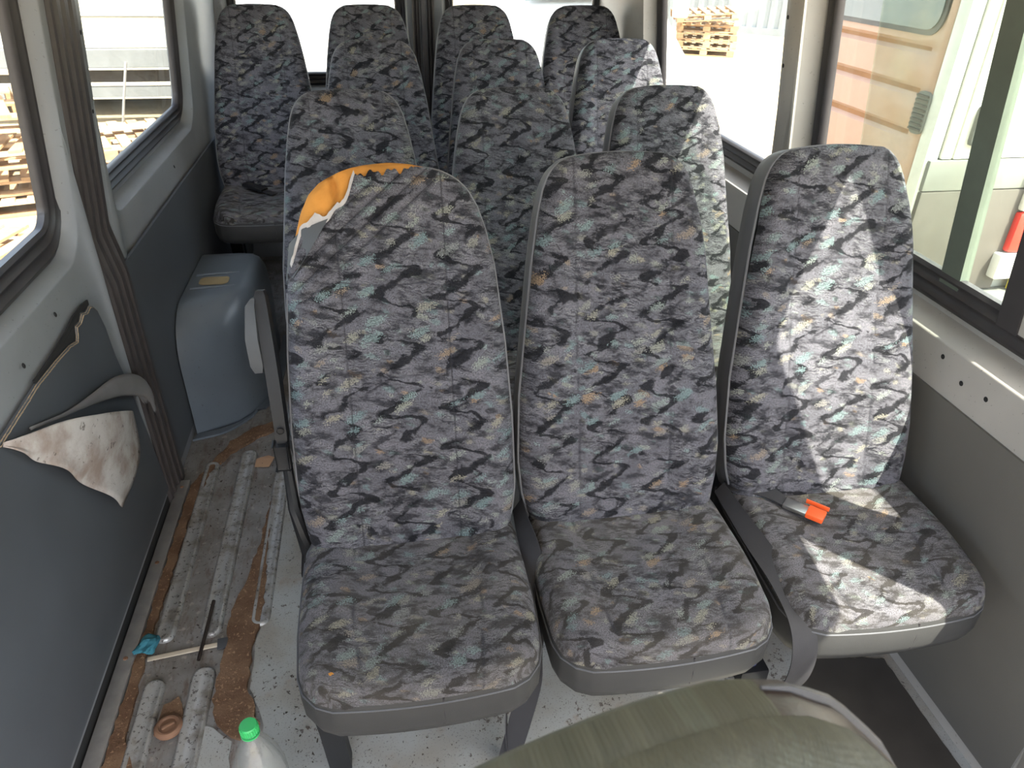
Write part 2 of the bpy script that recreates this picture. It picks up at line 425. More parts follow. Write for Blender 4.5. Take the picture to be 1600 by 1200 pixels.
def rrs(a0, a1, b0, b1, r, m=16):
    p = rr(a0, a1, b0, b1, r); out = []; n = len(p)
    for i, q in enumerate(p):
        out.append(q)
        if i % 7 == 6:
            q2 = p[(i+1) % n]
            for k in range(1, m): out.append((lerp(q[0], q2[0], k/m), lerp(q[1], q2[1], k/m)))
    return out
def ring(name, mp, outer, opn, r, mat, lip=.05, sill=.055, th=.066, parent=None, dg=.045):
    a0, a1, b0, b1 = outer; c0, c1, e0, e1 = opn
    A = rrs(a0, a1, b0, b1, .004)
    Bq = rrs(c0-lip, c1+lip, e0-sill, e1+lip*.7, r+lip*.6)
    B2 = rrs(c0-lip+.004, c1+lip-.004, e0-sill+.004, e1+lip*.7-.004, r+lip*.55)
    Cq = rrs(c0-.012, c1+.012, e0-.012, e1+.012, r+.01)
    D = rrs(c0, c1, e0, e1, r)
    Sq = rrs(c0-lip+.020, c1+lip-.014, e0-sill+.022, e1+lip*.7-.012, r+lip*.4)
    L = [[mp(x, y, 0) for x, y in A], [mp(x, y, 0) for x, y in Bq], [mp(x, y, .003) for x, y in B2], [mp(x, y, dg-.004) for x, y in Sq], [mp(x, y, dg) for x, y in Cq],
         [mp(x, y, dg+.01) for x, y in D], [mp(x, y, th) for x, y in D], [mp(x, y, th) for x, y in A]]
    return B().loops(L, close=True).build(name, mat, parent, angle=40)

def window_seal(mp, opn, r, parent, dg=.045, k=1.5):
    c0, c1, e0, e1 = opn; L = []
    for off, d in ((-.016, dg+.012), (-.016, dg-.004), (-.011, dg-.010), (-.006, dg-.004), (-.003, dg-.004), (.002, dg-.014), (.007, dg-.005), (.010, dg-.005), (.016, dg-.016), (.022, dg-.012), (.026, dg+.006)):
        off *= k
        L.append([mp(x, y, d) for x, y in rr(c0-off, c1+off, e0-off, e1+off, max(.01, r+off))])
    return B().loops(L).build('rubber_seal', 'rubber', parent, angle=60)

def pane(mp, box, d, parent, mat='glass', name='pane', th=.004):
    c0, c1, e0, e1 = box; L = []
    q = rr(c0, c1, e0, e1, .012, 3)
    fr = [mp(x, y, d) for x, y in q]; bk = [mp(x, y, d+th) for x, y in q]
    return B().loops([fr, bk], cap0=True, cap1=True).build(name, mat, parent, smooth=False)

# ground and floor
gr = mk('ground', [(-60, -60, -.55), (60, -60, -.55), (60, 60, -.55), (-60, 60, -.55)], [(0, 1, 2, 3)], 'ground'); tag(gr, kind='structure')
fl = B().box((-.80, -.9, -.06), (1.27, 4.02, 0)).build('floor', 'floor'); tag(fl, kind='structure')
# raised beads pressed into the metal floor
g = NG('worn_silver_rib'); p_ = g.pos()
c_ = g.mix(g.ss(g.noise(p_, 18, 5, .65), .45, .66), (.285, .28, .27), (.165, .145, .125))
c_ = g.mix(g.M('MULTIPLY', g.ss(g.noise(p_, 95, 3, .7), .57, .64), .8), c_, (.04, .033, .03))
g.bsdf(c_, .36, .35, .5, g.bump(g.noise(p_, 140, 3), .2, .002)); MT['rib'] = g.m
def bead(x0, x1, y0, y1, h=.011):
    L = [[Vector((x, y, 0)) for x, y in rr(x0, x1, y0, y1, (x1-x0)*.49, 5)]]
    for ins, z in ((.0008, h*.45), (.0035, h*.9), (.0065, h), (.010, h*.96), (.016, h*.78)):
        L.append([Vector((x, y, z)) for x, y in rr(x0+ins, x1-ins, y0+ins, y1-ins, (x1-x0)*.49-ins, 5)])
    return B().loops(L, cap1=True).build('floor_rib', 'rib', fl, angle=60)
bead(-.648, -.600, 1.345, 2.08); bead(-.540, -.488, 1.345, 2.13); bead(-.42, -.37, 1.36, 2.20)
bead(-.640, -.590, .35, 1.235); bead(-.535, -.480, .35, 1.255)
# ceiling : curved shell
L = []
for y in (-.9, 4.02):
    for dz in (0,):
        pass
arc = [(-.62, 1.80), (-.50, 1.88), (-.2, 1.93), (.235, 1.95), (.67, 1.93), (.97, 1.88), (1.09, 1.80)]
vs = []; fs = []
for y in (-.9, 4.02):
    for x, z in arc: vs.append((x, y, z))
    for x, z in reversed(arc): vs.append((x+(.05 if x > .3 else -.05), y, z+.05))
n = len(arc)*2
for k in range(n): fs.append((k, (k+1) % n, n+(k+1) % n, n+k))
fs += [tuple(range(n)), tuple(range(n, 2*n))]
tag(mk('ceiling', vs, fs, 'headliner', smooth=False), kind='structure')

# left side
door = empty('door_1', (0, 0, 0)); tag(door, kind='structure')
DOP = (.60, 1.818, .90, 1.52)
ring('door_shell', map_left, (.45, 1.884, .04, 1.84), DOP, .075, 'paint', parent=door, sill=.068, lip=.038)
w1 = empty('window_1'); tag(w1, kind='structure'); window_seal(map_left, DOP, .075, w1, k=2.0); pane(map_left, (DOP[0]-.01, DOP[1]+.01, DOP[2]-.01, DOP[3]+.01), .058, w1)
WL = ring('wall_left', map_left, (2.056, 4.0, -.05, 1.84), (2.155, 3.215, .905, 1.52), .07, 'paint', sill=.075, lip=.055); tag(WL, kind='structure')
w2 = empty('window_2'); tag(w2, kind='structure'); o2 = (2.155, 3.215, .905, 1.52); window_seal(map_left, o2, .07, w2); pane(map_left, (2.145, 3.225, .895, 1.53), .058, w2)
o5 = (-.55, .30, .90, 1.45)
WLF = ring('wall_left', map_left, (-.9, .44, -.05, 1.84), o5, .07, 'paint'); tag(WLF, kind='structure')
w6 = empty('window_3'); tag(w6, kind='structure'); window_seal(map_left, o5, .07, w6); pane(map_left, (-.56, .31, .89, 1.46), .062, w6)

# right side
o3 = (.735, 1.93, .865, 1.66)
WR = ring('wall_right', map_right, (.655, 2.02, -.05, 1.84), o3, .05, 'paint_warm', sill=.080, lip=.03, dg=.07, th=.091); tag(WR, kind='structure')
w3 = empty('window_4'); tag(w3, kind='structure'); window_seal(map_right, o3, .05, w3, dg=.07, k=1.9)
pane(map_right, (1.30, 1.94, .855, 1.67), .085, w3, 'glass'); pane(map_right, (1.12, 1.735, .857, 1.668), .075, w3, 'glass_green', 'sliding_pane'); pane(map_right, (.725, 1.11, .855, 1.67), .085, w3, 'glass')
def post(y0, y1, d0, d1, mat, nm, z0=.86, z1=1.66):
    q = []
    for y, d in ((y0, d0), (y1, d0), (y1, d1), (y0, d1)): q.append((y, d))
    L = [[map_right(y, z, d) for y, d in q] for z in (z0, 1.1, z1)]
    return B().loops(L, cap0=True, cap1=True).build(nm, mat, w3, smooth=False)
post(1.285, 1.345, .065, .087, 'bar', 'sliding_bar'); post(1.097, 1.150, .053, .090, 'rubber', 'window_post'); post(1.072, 1.097, .058, .085, 'paint_warm', 'post_edge')
o4 = (2.09, 3.205, .885, 1.52)
WR2 = ring('wall_right', map_right, (2.02, 4.0, -.05, 1.84), o4, .06, 'paint_warm', sill=.08, lip=.05, dg=.07, th=.091); tag(WR2, kind='structure')
w4 = empty('window_5'); tag(w4, kind='structure'); window_seal(map_right, o4, .06, w4, dg=.07); pane(map_right, (2.08, 3.215, .875, 1.53), .083, w4)
o6 = (-.45, .565, .80, 1.37)
WR3 = ring('wall_right', map_right, (-.9, .655, -.05, 1.84), o6, .06, 'paint_warm', lip=.03, sill=.05, dg=.07, th=.091); tag(WR3, kind='structure')
w7 = empty('window_6'); tag(w7, kind='structure'); window_seal(map_right, o6, .06, w7, dg=.07); pane(map_right, (-.46, .575, .79, 1.38), .083, w7)

# rear doors
d2 = empty('door_2'); tag(d2, kind='structure'); d3 = empty('door_3'); tag(d3, kind='structure')
oa = (-.63, .135, .90, 1.50); ob = (.365, 1.10, .90, 1.50)
ring('door_shell', map_rear, (-.76, .232, -.03, 1.84), oa, .05, 'paint', parent=d2, lip=.035)
ring('door_shell', map_rear, (.252, 1.22, -.03, 1.84), ob, .05, 'paint', parent=d3, lip=.035)
for o_, nm in ((oa, 'window_7'), (ob, 'window_8')):
    w_ = empty(nm); tag(w_, kind='structure'); window_seal(map_rear, o_, .05, w_); pane(map_rear, (o_[0]-.01, o_[1]+.01, o_[2]-.01, o_[3]+.01), .06, w_)
cs = B()
for x in (.198, .214, .270, .286):
    cs.tube([map_rear(x, z, -.006) for z in (.02, .5, .9, 1.3, 1.8)], .009, 8)
tag(cs.build('trim_1', 'seal'), kind='structure')
tag(B().box((.232, YB-.09, 0), (.252, YB+.09, 1.8)).build('trim_2', 'seal'), kind='structure')

# pillar seals beside the sliding door (ribbed rubber running floor to roof)
def sealstrip(mp, prof_, zs, name):
    return B().loops([[mp(y, z, d) for y, d in prof_] for z in zs], cap0=True, cap1=True).build(name, 'seal', angle=20)
SP = [(1.886, .06), (1.886, -.002), (1.892, -.008), (1.902, -.010), (1.908, -.003), (1.918, -.003), (1.926, -.011), (1.942, -.012), (1.948, -.004), (1.958, -.004), (1.966, -.013), (1.984, -.014), (1.990, -.005), (2.000, -.005), (2.008, -.014), (2.026, -.014), (2.034, -.006), (2.052, -.007), (2.056, .06)]
tag(sealstrip(map_left, SP, (.0, .2, .4, .6, .72, .78, .84, .9, 1.1, 1.3, 1.5, 1.8), 'trim_3'), kind='structure')
sb = B().box((XL-.095, 1.87, -.05), (XL-.03, 2.055, .70)).build('trim_4', 'hole'); tag(sb, kind='structure')

# trim boards (parts of wall / door)
def board(mp, pts, d0, d1, name, mat, parent):
    fr = [mp(a, b, d0) for a, b in pts]; bk = [mp(a, b, d1) for a, b in pts]
    return B().loops([fr, bk], cap0=True, cap1=True).build(name, mat, parent, smooth=False)
rp = rr(2.008, 3.92, .05, .735, .03)
board(map_left, rp, -.008, .0, 'trim_panel', 'trim', WL)
board(map_right, rr(.67, 2.015, .04, .683, .01), -.006, 0, 'trim_panel', 'trim_r', WR)
board(map_right, rr(2.03, 3.92, .04, .683, .01), -.006, 0, 'trim_panel', 'trim_r', WR2)
# door lower board with a torn upper rear corner
tb = [(.47, .06), (1.890, .06), (1.872, .20), (1.850, .34), (1.826, .476), (1.800, .576), (1.792, .661), (1.774, .716), (1.755, .736), (1.738, .741), (1.715, .738), (1.694, .745), (1.668, .736), (1.642, .738), (1.632, .720), (1.622, .710), (1.583, .720), (1.50, .727), (1.40, .731), (1.203, .720), (.47, .720)]
board(map_left, tb, -.006, .004, 'trim_panel', 'trim', door)
# broken fibre edge along the tear
te = B(); rnd = random.Random(3)
for i in range(7, 19):
    (a, b), (c, e) = tb[i], tb[i+1]
    nseg = max(2, int(math.hypot(a-c, b-e)/.012))
    for k in range(nseg):
        t = k/nseg; t2 = (k+1)/nseg
        q = [map_left(lerp(a, c, t), lerp(b, e, t)-.002-.003*rnd.random(), -.0075), map_left(lerp(a, c, t2), lerp(b, e, t2)-.003, -.0075),
             map_left(lerp(a, c, t2), lerp(b, e, t2)+.002*rnd.random(), -.003), map_left(lerp(a, c, t), lerp(b, e, t)+.001, -.003)]
        te.add(q, [(0, 1, 2, 3)])
tag(te.build('broken_board_edge', plain('raw_fibre_board', (.30, .22, .14), .95), door, smooth=False), 'raw brown broken edge of the trim board')
gp_ = [(1.622, .712), (1.634, .722), (1.644, .741), (1.668, .739), (1.694, .748), (1.715, .742), (1.752, .742), (1.758, .752), (1.72, .757), (1.66, .756), (1.60, .748), (1.50, .742), (1.40, .740), (1.40, .733), (1.50, .729), (1.583, .722)]
board(map_left, gp_, -.0015, .002, 'torn_gap', 'hole', door)
# peeled lining flap : triangular cloth-backed vinyl hanging from the door board
top_c = cubic([Vector((0, *q)) for q in ((1.212, .722), (1.36, .664), (1.50, .588), (1.66, .492), (1.800, .402))], 8)
bot_c = cubic([Vector((0, *q)) for q in ((1.206, .716), (1.262, .645), (1.333, .562), (1.44, .425), (1.570, .262))], 8)
NU, NV = len(top_c), 18; vs = []
for j in range(NU):
    t = j/(NU-1)
    for i in range(NV):
        v_ = i/(NV-1); p = top_c[j].lerp(bot_c[j], v_)
        p.z -= .030*math.sin(pi*v_)*t*t*.6; p.y += .018*math.sin(pi*v_)*t*t
        d_ = .009+.050*math.sin(pi*min(1, t*1.02))**.8*(1-.65*v_)+.012*math.sin(pi*v_)*t
        d_ += .004*math.sin(j*.55+i*.35)*t+.006*sstep(v_, .8, 1)*math.sin(j*.5)
        q = map_left(p.y, p.z, -d_); vs.append(q)
fs = [(j*NV+i, j*NV+i+1, (j+1)*NV+i+1, (j+1)*NV+i) for j in range(NU-1) for i in range(NV-1)]
g = NG('soiled_white_backing'); p_ = g.pos()
c_ = g.mix(g.ss(g.noise(p_, 9, 5, .6), .35, .68), (.47, .45, .43), (.27, .215, .185))
c_ = g.mix(g.M('MULTIPLY', g.ss(g.noise(p_, 38, 4, .7), .62, .68), .7), c_, (.06, .05, .045))
g.bsdf(c_, .9, 0, .2, g.bump(g.noise(p_, 160, 3), .4, .002)); MT['backing'] = g.m
fo = mk('peeled_lining', vs, fs, 'backing', door)
md = fo.modifiers.new('thick', 'SOLIDIFY'); md.thickness = .003
tag(fo, 'soiled white backing of lining peeled off the door board')
# curled-over grey roll at the top of the flap
cr = []
pth = cubic([map_left(*p) for p in ((1.30, .690, -.008), (1.44, .632, -.012), (1.586, .580, -.016), (1.725, .525, -.018), (1.85, .445, -.018), (1.905, .345, -.012))], 6)
Lp = []
for i, p in enumerate(pth):
    t = i/(len(pth)-1); rad = .004+.034*sstep(t, .15, .8)*(1-.45*sstep(t, .85, 1))
    Lp.append([p+Vector((math.cos(a)*rad*.55+.006, 0, math.sin(a)*rad)) for a in [math.radians(d) for d in range(-70, 200, 22)]])
cv = []; cf = []
m_ = len(Lp[0])
for l in Lp: cv += l
for i in range(len(Lp)-1):
    for k in range(m_-1): cf.append((i*m_+k, i*m_+k+1, (i+1)*m_+k+1, (i+1)*m_+k))
co = mk('curled_lining', cv, cf, plain('grey_lining_vinyl', (.15, .145, .145), .6, 0, .4, .2, 15, .3, 300), door)
md = co.modifiers.new('thick', 'SOLIDIFY'); md.thickness = .003
# door bottom dark gap + threshold strip
tag(B().box((XL-.06, .45, -.05), (XL-.001, 1.93, .045)).build('trim_6', 'hole'), kind='structure')
ts = B().box((-.715, .30, 0), (-.678, 1.985, .016), .003).build('trim_7', 'alu'); tag(ts, kind='structure')
for y in (.95, 1.3, 1.62, 1.95):
    B().lathe([(.0001, .0178), (.005, .0175), (.006, .016)], (-.697, y, 0), 10).build('screw', 'rust', ts)
# screw holes on pillars
for (mp, par, pts) in ((map_left, door, [(1.905, 1.30), (1.905, 1.10), (1.89, .80), (1.40, .775), (1.60, .79)]), (map_left, WL, [(2.082, 1.12), (2.082, 1.30), (2.10, .79), (2.8, .79), (3.5, .9)]),
                       (map_right, WR2, [(2.030, 1.34), (2.030, 1.22)]), (map_right, WR, [(1.20, .760), (1.13, .735), (1.06, .74)])):
    for a, b in pts:
        L = []
        for rad, d in ((.0058, -.0002), (.0045, -.0012), (.0001, -.0006)):
            L.append([mp(a+rad*math.cos(t), b+rad*math.sin(t), d) for t in [2*pi*k/10 for k in range(10)]])
        B().loops(L).build('screw_hole', 'hole', par)
# torn hole in the rear left pillar
L = []
rn = random.Random(5)
for rad, d in ((1, -.0006), (.6, -.0012), (.01, -.0010)):
    rn = random.Random(5)
    L.append([map_left(3.40+rad*.018*math.cos(t)*(1+.5*rn.random()), 1.035+rad*.052*math.sin(t)*(1+.25*rn.random()), d) for t in [2*pi*k/18 for k in range(18)]])
B().loops(L).build('torn_hole', 'hole', WL)

# wheel arch box (structure, pressed steel)
def arch_pt(t, s):
    return None
wa = B()
prof = []   # (y,z) outline of the dome seen from the side
Ls = []
for fx, ins in ((0.0, 0), (.6, 0), (.80, .004), (.90, .014), (.96, .032), (.99, .058), (1.0, .095)):
    X = XL+.012+.223*fx
    loop = []
    y0, y1, zt = 2.255+ins*1.0, 2.97-ins, .445-ins*.9
    r_ = .17-ins*.4
    loop.append((X, y0-.0, 0.0))
    for k in range(9):
        a = math.radians(180-90*k/8); loop.append((X, y0+r_+r_*math.cos(a), zt-r_+r_*math.sin(a)))
    for k in range(9):
        a = math.radians(90-90*k/8); loop.append((X, y1-r_+r_*math.cos(a), zt-r_+r_*math.sin(a)))
    loop.append((X, y1, 0.0)); Ls.append([Vector(q) for q in loop])
# front corner sweeps round: move the front bottom edge rearwards as it comes inboard
for i, l in enumerate(Ls):
    fx = (0.0, .6, .80, .90, .96, .99, 1.0)[i]
    for q in l:
        q.y += .20*fx**2.2*max(0, 1-(q.y-2.25)/.6) if q.y < 2.85 else 0
wa.loops(Ls, cap1=True)
wo_ = wa.build('wheel_arch', 'arch', angle=50); tag(wo_, 'blue-grey pressed steel wheel arch cover against the left wall', 'wheel arch')
for yy in (2.50, 2.62):
    B().tube([(XL+.03, yy, .447), (XL+.12, yy+.01, .447), (XL+.17, yy+.03, .440), (XL+.20, yy+.06, .418)], .005, 6).build('pressed_rib', 'arch', wo_)
fl_pts = cubic([(XL+.01, 2.235, .006), (XL+.12, 2.275, .006), (XL+.21, 2.385, .006), (XL+.25, 2.52, .006), (XL+.257, 2.75, .006), (XL+.257, 2.97, .006)], 5)
B().ribbon(fl_pts, [(.018, .004, 0) if i > 9 else (.006, .018, 0) for i in range(len(fl_pts))], .004).build('flange', 'arch', wo_)
L = [[Vector((x, y, .4475)) for x, y in rr(XL+.05, XL+.15, 2.53, 2.60, .02)], [Vector((x, y, .4480)) for x, y in rr(XL+.06, XL+.14, 2.54, 2.59, .02)]]
tag(B().loops(L, cap1=True).build('rust_patch', plain('ochre_rust_patch', (.25, .19, .10), .8, 0, .3, .3, 30), wo_), 'ochre rust patch on top')

# lino sheet and mud on the floor (parts of the floor)
def sheet(name, pts, z, mat, th=.002, jag=.004, seed=1, parent=fl, dome=0):
    rn = random.Random(seed); P = []
    m = len(pts)
    for i in range(m):
        a, b = Vector((*pts[i], 0)), Vector((*pts[(i+1) % m], 0)); nseg = max(1, int((b-a).length/.018))
        for k in range(nseg):
            q = a.lerp(b, k/nseg); P.append((q.x+rn.uniform(-jag, jag), q.y+rn.uniform(-jag, jag)))
    top = [Vector((x, y, z+th)) for x, y in P]; bot = [Vector((x, y, z)) for x, y in P]
    bm = bmesh.new(); tv = [bm.verts.new(v) for v in top]; bv = [bm.verts.new(v) for v in bot]
    bm.faces.new(tv)
    for k in range(len(P)): bm.faces.new((tv[k], tv[(k+1) % len(P)], bv[(k+1) % len(P)], bv[k]))
    bmesh.ops.triangulate(bm, faces=[f for f in bm.faces if len(f.verts) > 4])
    me = bpy.data.meshes.new(name); bmesh.ops.recalc_face_normals(bm, faces=bm.faces); bm.to_mesh(me); bm.free(); me.materials.append(MT[mat])
    o = bpy.data.objects.new(name, me); COL.objects.link(o); o.parent = parent
    return o
tag(sheet('lino_sheet', [(-.395, 1.90), (-.40, 1.62), (-.385, 1.42), (-.40, 1.30), (-.395, 1.18), (-.355, 1.08), (-.33, .7), (-.34, .2), (1.16, .2), (1.16, 3.85), (-.36, 3.85), (-.37, 2.2)], 0.0, 'lino', .004, .003, 2), 'grey speckled lino with a torn edge')
sheet('added_dark_sheet', [(.80, .50), (1.13, .50), (1.13, 1.02), (.97, 1.05), (.84, .98), (.79, .80)], .004, 'mat', .004, .002, 12)  # added thin dark brown sheet lying on the lino
sheet('lino_scrap', [(-.49, 1.10), (-.46, 1.085), (-.42, 1.05), (-.41, .95), (-.43, .8), (-.50, .8), (-.51, 1.0)], 0.0, 'lino', .004, .003, 9)
sheet('mud_strip', [(-.412, 1.86), (-.405, 1.62), (-.39, 1.42), (-.405, 1.30), (-.40, 1.18), (-.365, 1.08), (-.40, 1.045), (-.455, 1.09), (-.475, 1.16), (-.468, 1.29), (-.472, 1.40), (-.45, 1.52), (-.428, 1.66), (-.425, 1.80)], 0.0, 'mud', .010, .004, 4)
sheet('mud_strip', [(-.676, 1.96), (-.64, 2.05), (-.585, 2.19), (-.52, 2.26), (-.45, 2.30), (-.40, 2.34), (-.41, 2.26), (-.50, 2.20), (-.575, 2.12), (-.625, 2.02), (-.648, 1.80), (-.652, 1.5), (-.655, 1.3), (-.648, 1.1), (-.605, 1.0), (-.60, .8), (-.60, .5), (-.676, .5)], 0.0, 'mud', .009, .004, 5)
sheet('mud_patch', [(-.585, 1.16), (-.55, 1.18), (-.53, 1.12), (-.545, 1.08), (-.59, 1.09)], 0.0, 'mud', .006, .004, 6)
# scattered grit : uncountable specks
gb = B(); rn = random.Random(11)
def speck(x, y, z, s):
    vs = [Vector((x+rn.uniform(-s, s), y+rn.uniform(-s, s), z+rn.uniform(0, s))) for _ in range(5)]
    gb.add(vs, [(0, 1, 2), (0, 2, 3), (0, 3, 4), (1, 2, 4), (1, 3, 4)])
for _ in range(260): speck(rn.uniform(-.66, -.42), rn.uniform(.9, 2.2), .002, rn.choice((.002, .003, .003, .005)))
for _ in range(170): speck(rn.gauss(-.24, .06), rn.gauss(1.12, .08), .004, rn.choice((.002, .003, .004, .006)))
for _ in range(260): speck(rn.uniform(-.20, .7), rn.gauss(1.02, .07), .004, rn.choice((.0015, .002, .003)))
go = gb.build('floor_grit', plain('dark_grit', (.05, .038, .03), .95), smooth=False); tag(go, 'dark grit scattered over the van floor', 'grit', kind='stuff')

# ------------------------------------------------------------------ seats
TAU = math.radians(18.5)
Nf = Vector((0, -math.cos(TAU), math.sin(TAU))); Uf = Vector((0, math.sin(TAU), math.cos(TAU)))
Z0 = .44
def bk(u, s, n): return Vector((u, 0, Z0)) + Uf*s + Nf*n
PROF = [(0, .188), (.03, .200), (.08, .211), (.15, .216), (.28, .209), (.42, .191), (.55, .174), (.63, .160), (.68, .148), (.703, .139), (.720, .128), (.732, .115), (.739, .100)]
PROF_T = [(0, .188), (.03, .202), (.10, .213), (.25, .213), (.40, .205), (.55, .190), (.62, .175), (.66, .162), (.69, .146), (.71, .126), (.722, .104), (.728, .085)]
SVALS = lambda S, n: [S*(1-(1-t)**1.35) if True else 0 for t in [i/n for i in range(n+1)]]
TEAR = [(-.215, .535), (-.187, .552), (-.165, .600), (-.150, .630), (-.112, .647), (-.084, .669), (-.068, .690), (-.058, .712), (-.054, .722), (.05, .7285)]
def face_n(u, s, w, S, T=.088, r=.034, torn=False):
    e = min(w-abs(u), (S+.012)-s, s+.03)
    e = max(0, e); k = 1 if e >= r else math.sqrt(max(0, 1-(1-e/r)**2))
    n = T-r*(1-k)
    au = abs(u)
    n += .012*sstep(au, .085, .135)*(1-sstep(au, .16, .215))*(1-sstep(s, .52, .68))      # side bolsters
    n += .010*math.exp(-((s-.24)/.10)**2)*(1-sstep(au, .08, .14)) + .008*math.exp(-((s-.62)/.09)**2)
    if torn:
        # creases pulled along the tear line
        ax, ay, bx, by = -.205, .53, .06, .735
        L = math.hypot(bx-ax, by-ay); dx, dy = (bx-ax)/L, (by-ay)/L
        dist = (u-ax)*dy-(s-ay)*dx; al = (u-ax)*dx+(s-ay)*dy
        f = sstep(dist, -.05, -.02)*(1-sstep(dist, .03, .062))*sstep(al, -.02, .05)*(1-sstep(al, L-.03, L+.06))
        n += f*(.0115*(abs(math.sin(dist*pi/.024+al*4.5))**.65-.62))
    return n
def seams(u, s, S):
    f = 0
    for c in (-.096, .096): f = max(f, 1-abs(u-c)/.0022)
    if abs(u) < .096:
        for c in (.352, .525): f = max(f, 1-abs(s-c-.01*(u/.1)**2)/.0024)
    return max(0, f)

def outline(prof, n=40):
    S = prof[-1][0]; out = []
    ss = SVALS(S, n)
    for s in ss: out.append((-interp(prof, s), s))
    for k in range(1, 12):
        t = -1+2*k/12; out.append((t*prof[-1][1], S+.008*(1-t*t)))
    for s in reversed(ss): out.append((interp(prof, s), s))
    return out

def backrest_face(name, prof, parent, nu=104, nv=170, torn=False, mat='fab'):
    S = prof[-1][0]; vs = []; uv = []; at = []
    ss = SVALS(S, nv)
    for s in ss:
        wd = interp(prof, s)
        for i in range(nu+1):
            t = -1+2*i/nu; t = math.copysign(1-(1-abs(t))**1.15, t); u = t*wd
            s2 = s+.008*(1-t*t)*(s/S)**8
            n = face_n(u, s2, wd, S, torn=torn); sm = seams(u, s2, S)
            n -= .0022*sm
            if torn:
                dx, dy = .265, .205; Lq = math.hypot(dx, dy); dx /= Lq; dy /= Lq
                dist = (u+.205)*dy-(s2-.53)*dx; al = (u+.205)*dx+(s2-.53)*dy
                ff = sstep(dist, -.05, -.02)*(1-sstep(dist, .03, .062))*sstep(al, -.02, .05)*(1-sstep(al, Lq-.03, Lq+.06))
                sm = max(sm, ff*max(0, 1-abs(math.sin(dist*pi/.024+al*4.5))/.22))  # fold valleys darkened in colour to stand for crease shade
            # rounded top edge
            vs.append(bk(u, s2, n)); uv.append((u, s2)); at.append(sm)
    fs = []
    rn = random.Random(2)
    for j in range(nv):
        for i in range(nu):
            q = (j*(nu+1)+i, j*(nu+1)+i+1, (j+1)*(nu+1)+i+1, (j+1)*(nu+1)+i)
            if torn:
                u, s = uv[q[0]]
                if u < .05 and s > interp(TEAR, u)+.004*math.sin(u*190)+.003*math.sin(u*410+1): continue
            fs.append(q)
    return mk(name, vs, fs, mat, parent, uvs=uv, attr=at)

def back_shell(name, prof, parent, mat='vinyl', cut=None, ins=0.0, front=.054):
    ol = outline(prof); S = prof[-1][0]
    def off(sc_u, ds, n): return [bk(u*sc_u, lerp(s, S*.5, ds), n) for u, s in ol]
    L = [off(1-ins, ins, front), off(1.008-ins, -.004+ins, front-.012), off(1.012-ins, -.006+ins, .020), off(1.0-ins, .0+ins, -.008), off(.94-ins, .03, -.026), off(.84-ins, .10, -.034)]
    b = B(); n = len(ol); vs = [p for l in L for p in l]; fs = []
    for i in range(len(L)-1):
        for k in range(n):
            k2 = (k+1) % n
            if cut and k < n-1:
                u, s = ol[k]
                if u < .04 and s > cut and i < 3: continue
            fs.append((i*n+k, i*n+k2, (i+1)*n+k2, (i+1)*n+k))
    fs.append(tuple((len(L)-1)*n+k for k in range(n)))
    return mk(name, vs, fs, mat, parent, angle=70)

def cushion_outline(Lf=.455, k=7):
    pts = []
    W = [(0, .150), (.015, .180), (.05, .203), (.12, .213), (.30, .2145), (.38, .210), (.41, .200), (.435, .178), (.448, .150)]
    fl_ = [f for f, _ in W]
    dense = []
    for a, b in zip(W, W[1:]):
        for j in range(5): dense.append((lerp(a[0], b[0], j/5), lerp(a[1], b[1], j/5)))
    dense.append(W[-1]); return W, dense
CW, CD = cushion_outline()
def cush_top(name, parent, nu=80, mat='fabc', yb=.055):
    rowsf = [.448*(.5-.5*math.cos(pi*i/100)) for i in range(101)]
    vs = []; uv = []; at = []
    for f in rowsf:
        wd = interp(CW, f)
        for i in range(nu+1):
            t = -1+2*i/nu; t = math.copysign(1-(1-abs(t))**1.2, t); u = t*wd
            bow = .010*(1-t*t)*sstep(f, .36, .448)
            e = min(wd-abs(u), .448-f, f+.02); r = .032; k = 1 if e >= r else math.sqrt(max(0, 1-(1-max(e, 0)/r)**2))
            z = .452+.034*k - .020*sstep(f, .22, .46)-.0005*(1-k)
            au = abs(u); z += .010*sstep(au, .10, .15)*(1-sstep(au, .17, .215)) - .006*math.exp(-((f-.20)/.10)**2)*(1-sstep(au, .05, .13))
            sm = 0
            cw_ = .098+.02*math.sin(pi*f/.45)
            for c in (-cw_, cw_): sm = max(sm, 1-abs(u-c)/.0022)
            if au < cw_: sm = max(sm, 1-abs(f-.13)/.0024)
            sm = max(0, sm)
            cv_ = lambda q: 1 if q >= r else math.sqrt(max(0, 1-(1-max(q, 0)/r)**2))
            vs.append(Vector((u, yb-f-bow, z-.002*sm))); uv.append((u+.4+math.copysign(.03*(1-cv_(wd-au)), u), .9-f-.034*(1-cv_(.448-f)))); at.append(sm)
    fs = [(j*(nu+1)+i, j*(nu+1)+i+1, (j+1)*(nu+1)+i+1, (j+1)*(nu+1)+i) for j in range(100) for i in range(nu)]
    n1_ = nu+1; edge = [j*n1_ for j in range(101)]+[100*n1_+i for i in range(1, nu+1)]+[j*n1_+nu for j in range(99, -1, -1)]
    k0 = len(vs)
    for q in edge:
        p = vs[q]; vs.append(Vector((p.x*1.006, yb-(.22+((yb-p.y)-.22)*1.008), p.z-.011))); uv.append((uv[q][0]+.011*(p.x > .14)-.011*(p.x < -.14), uv[q][1]-.011)); at.append(0)
    for k in range(len(edge)-1): fs.append((edge[k], edge[k+1], k0+k+1, k0+k))
    return mk(name, vs, fs, mat, parent, uvs=uv, attr=at)
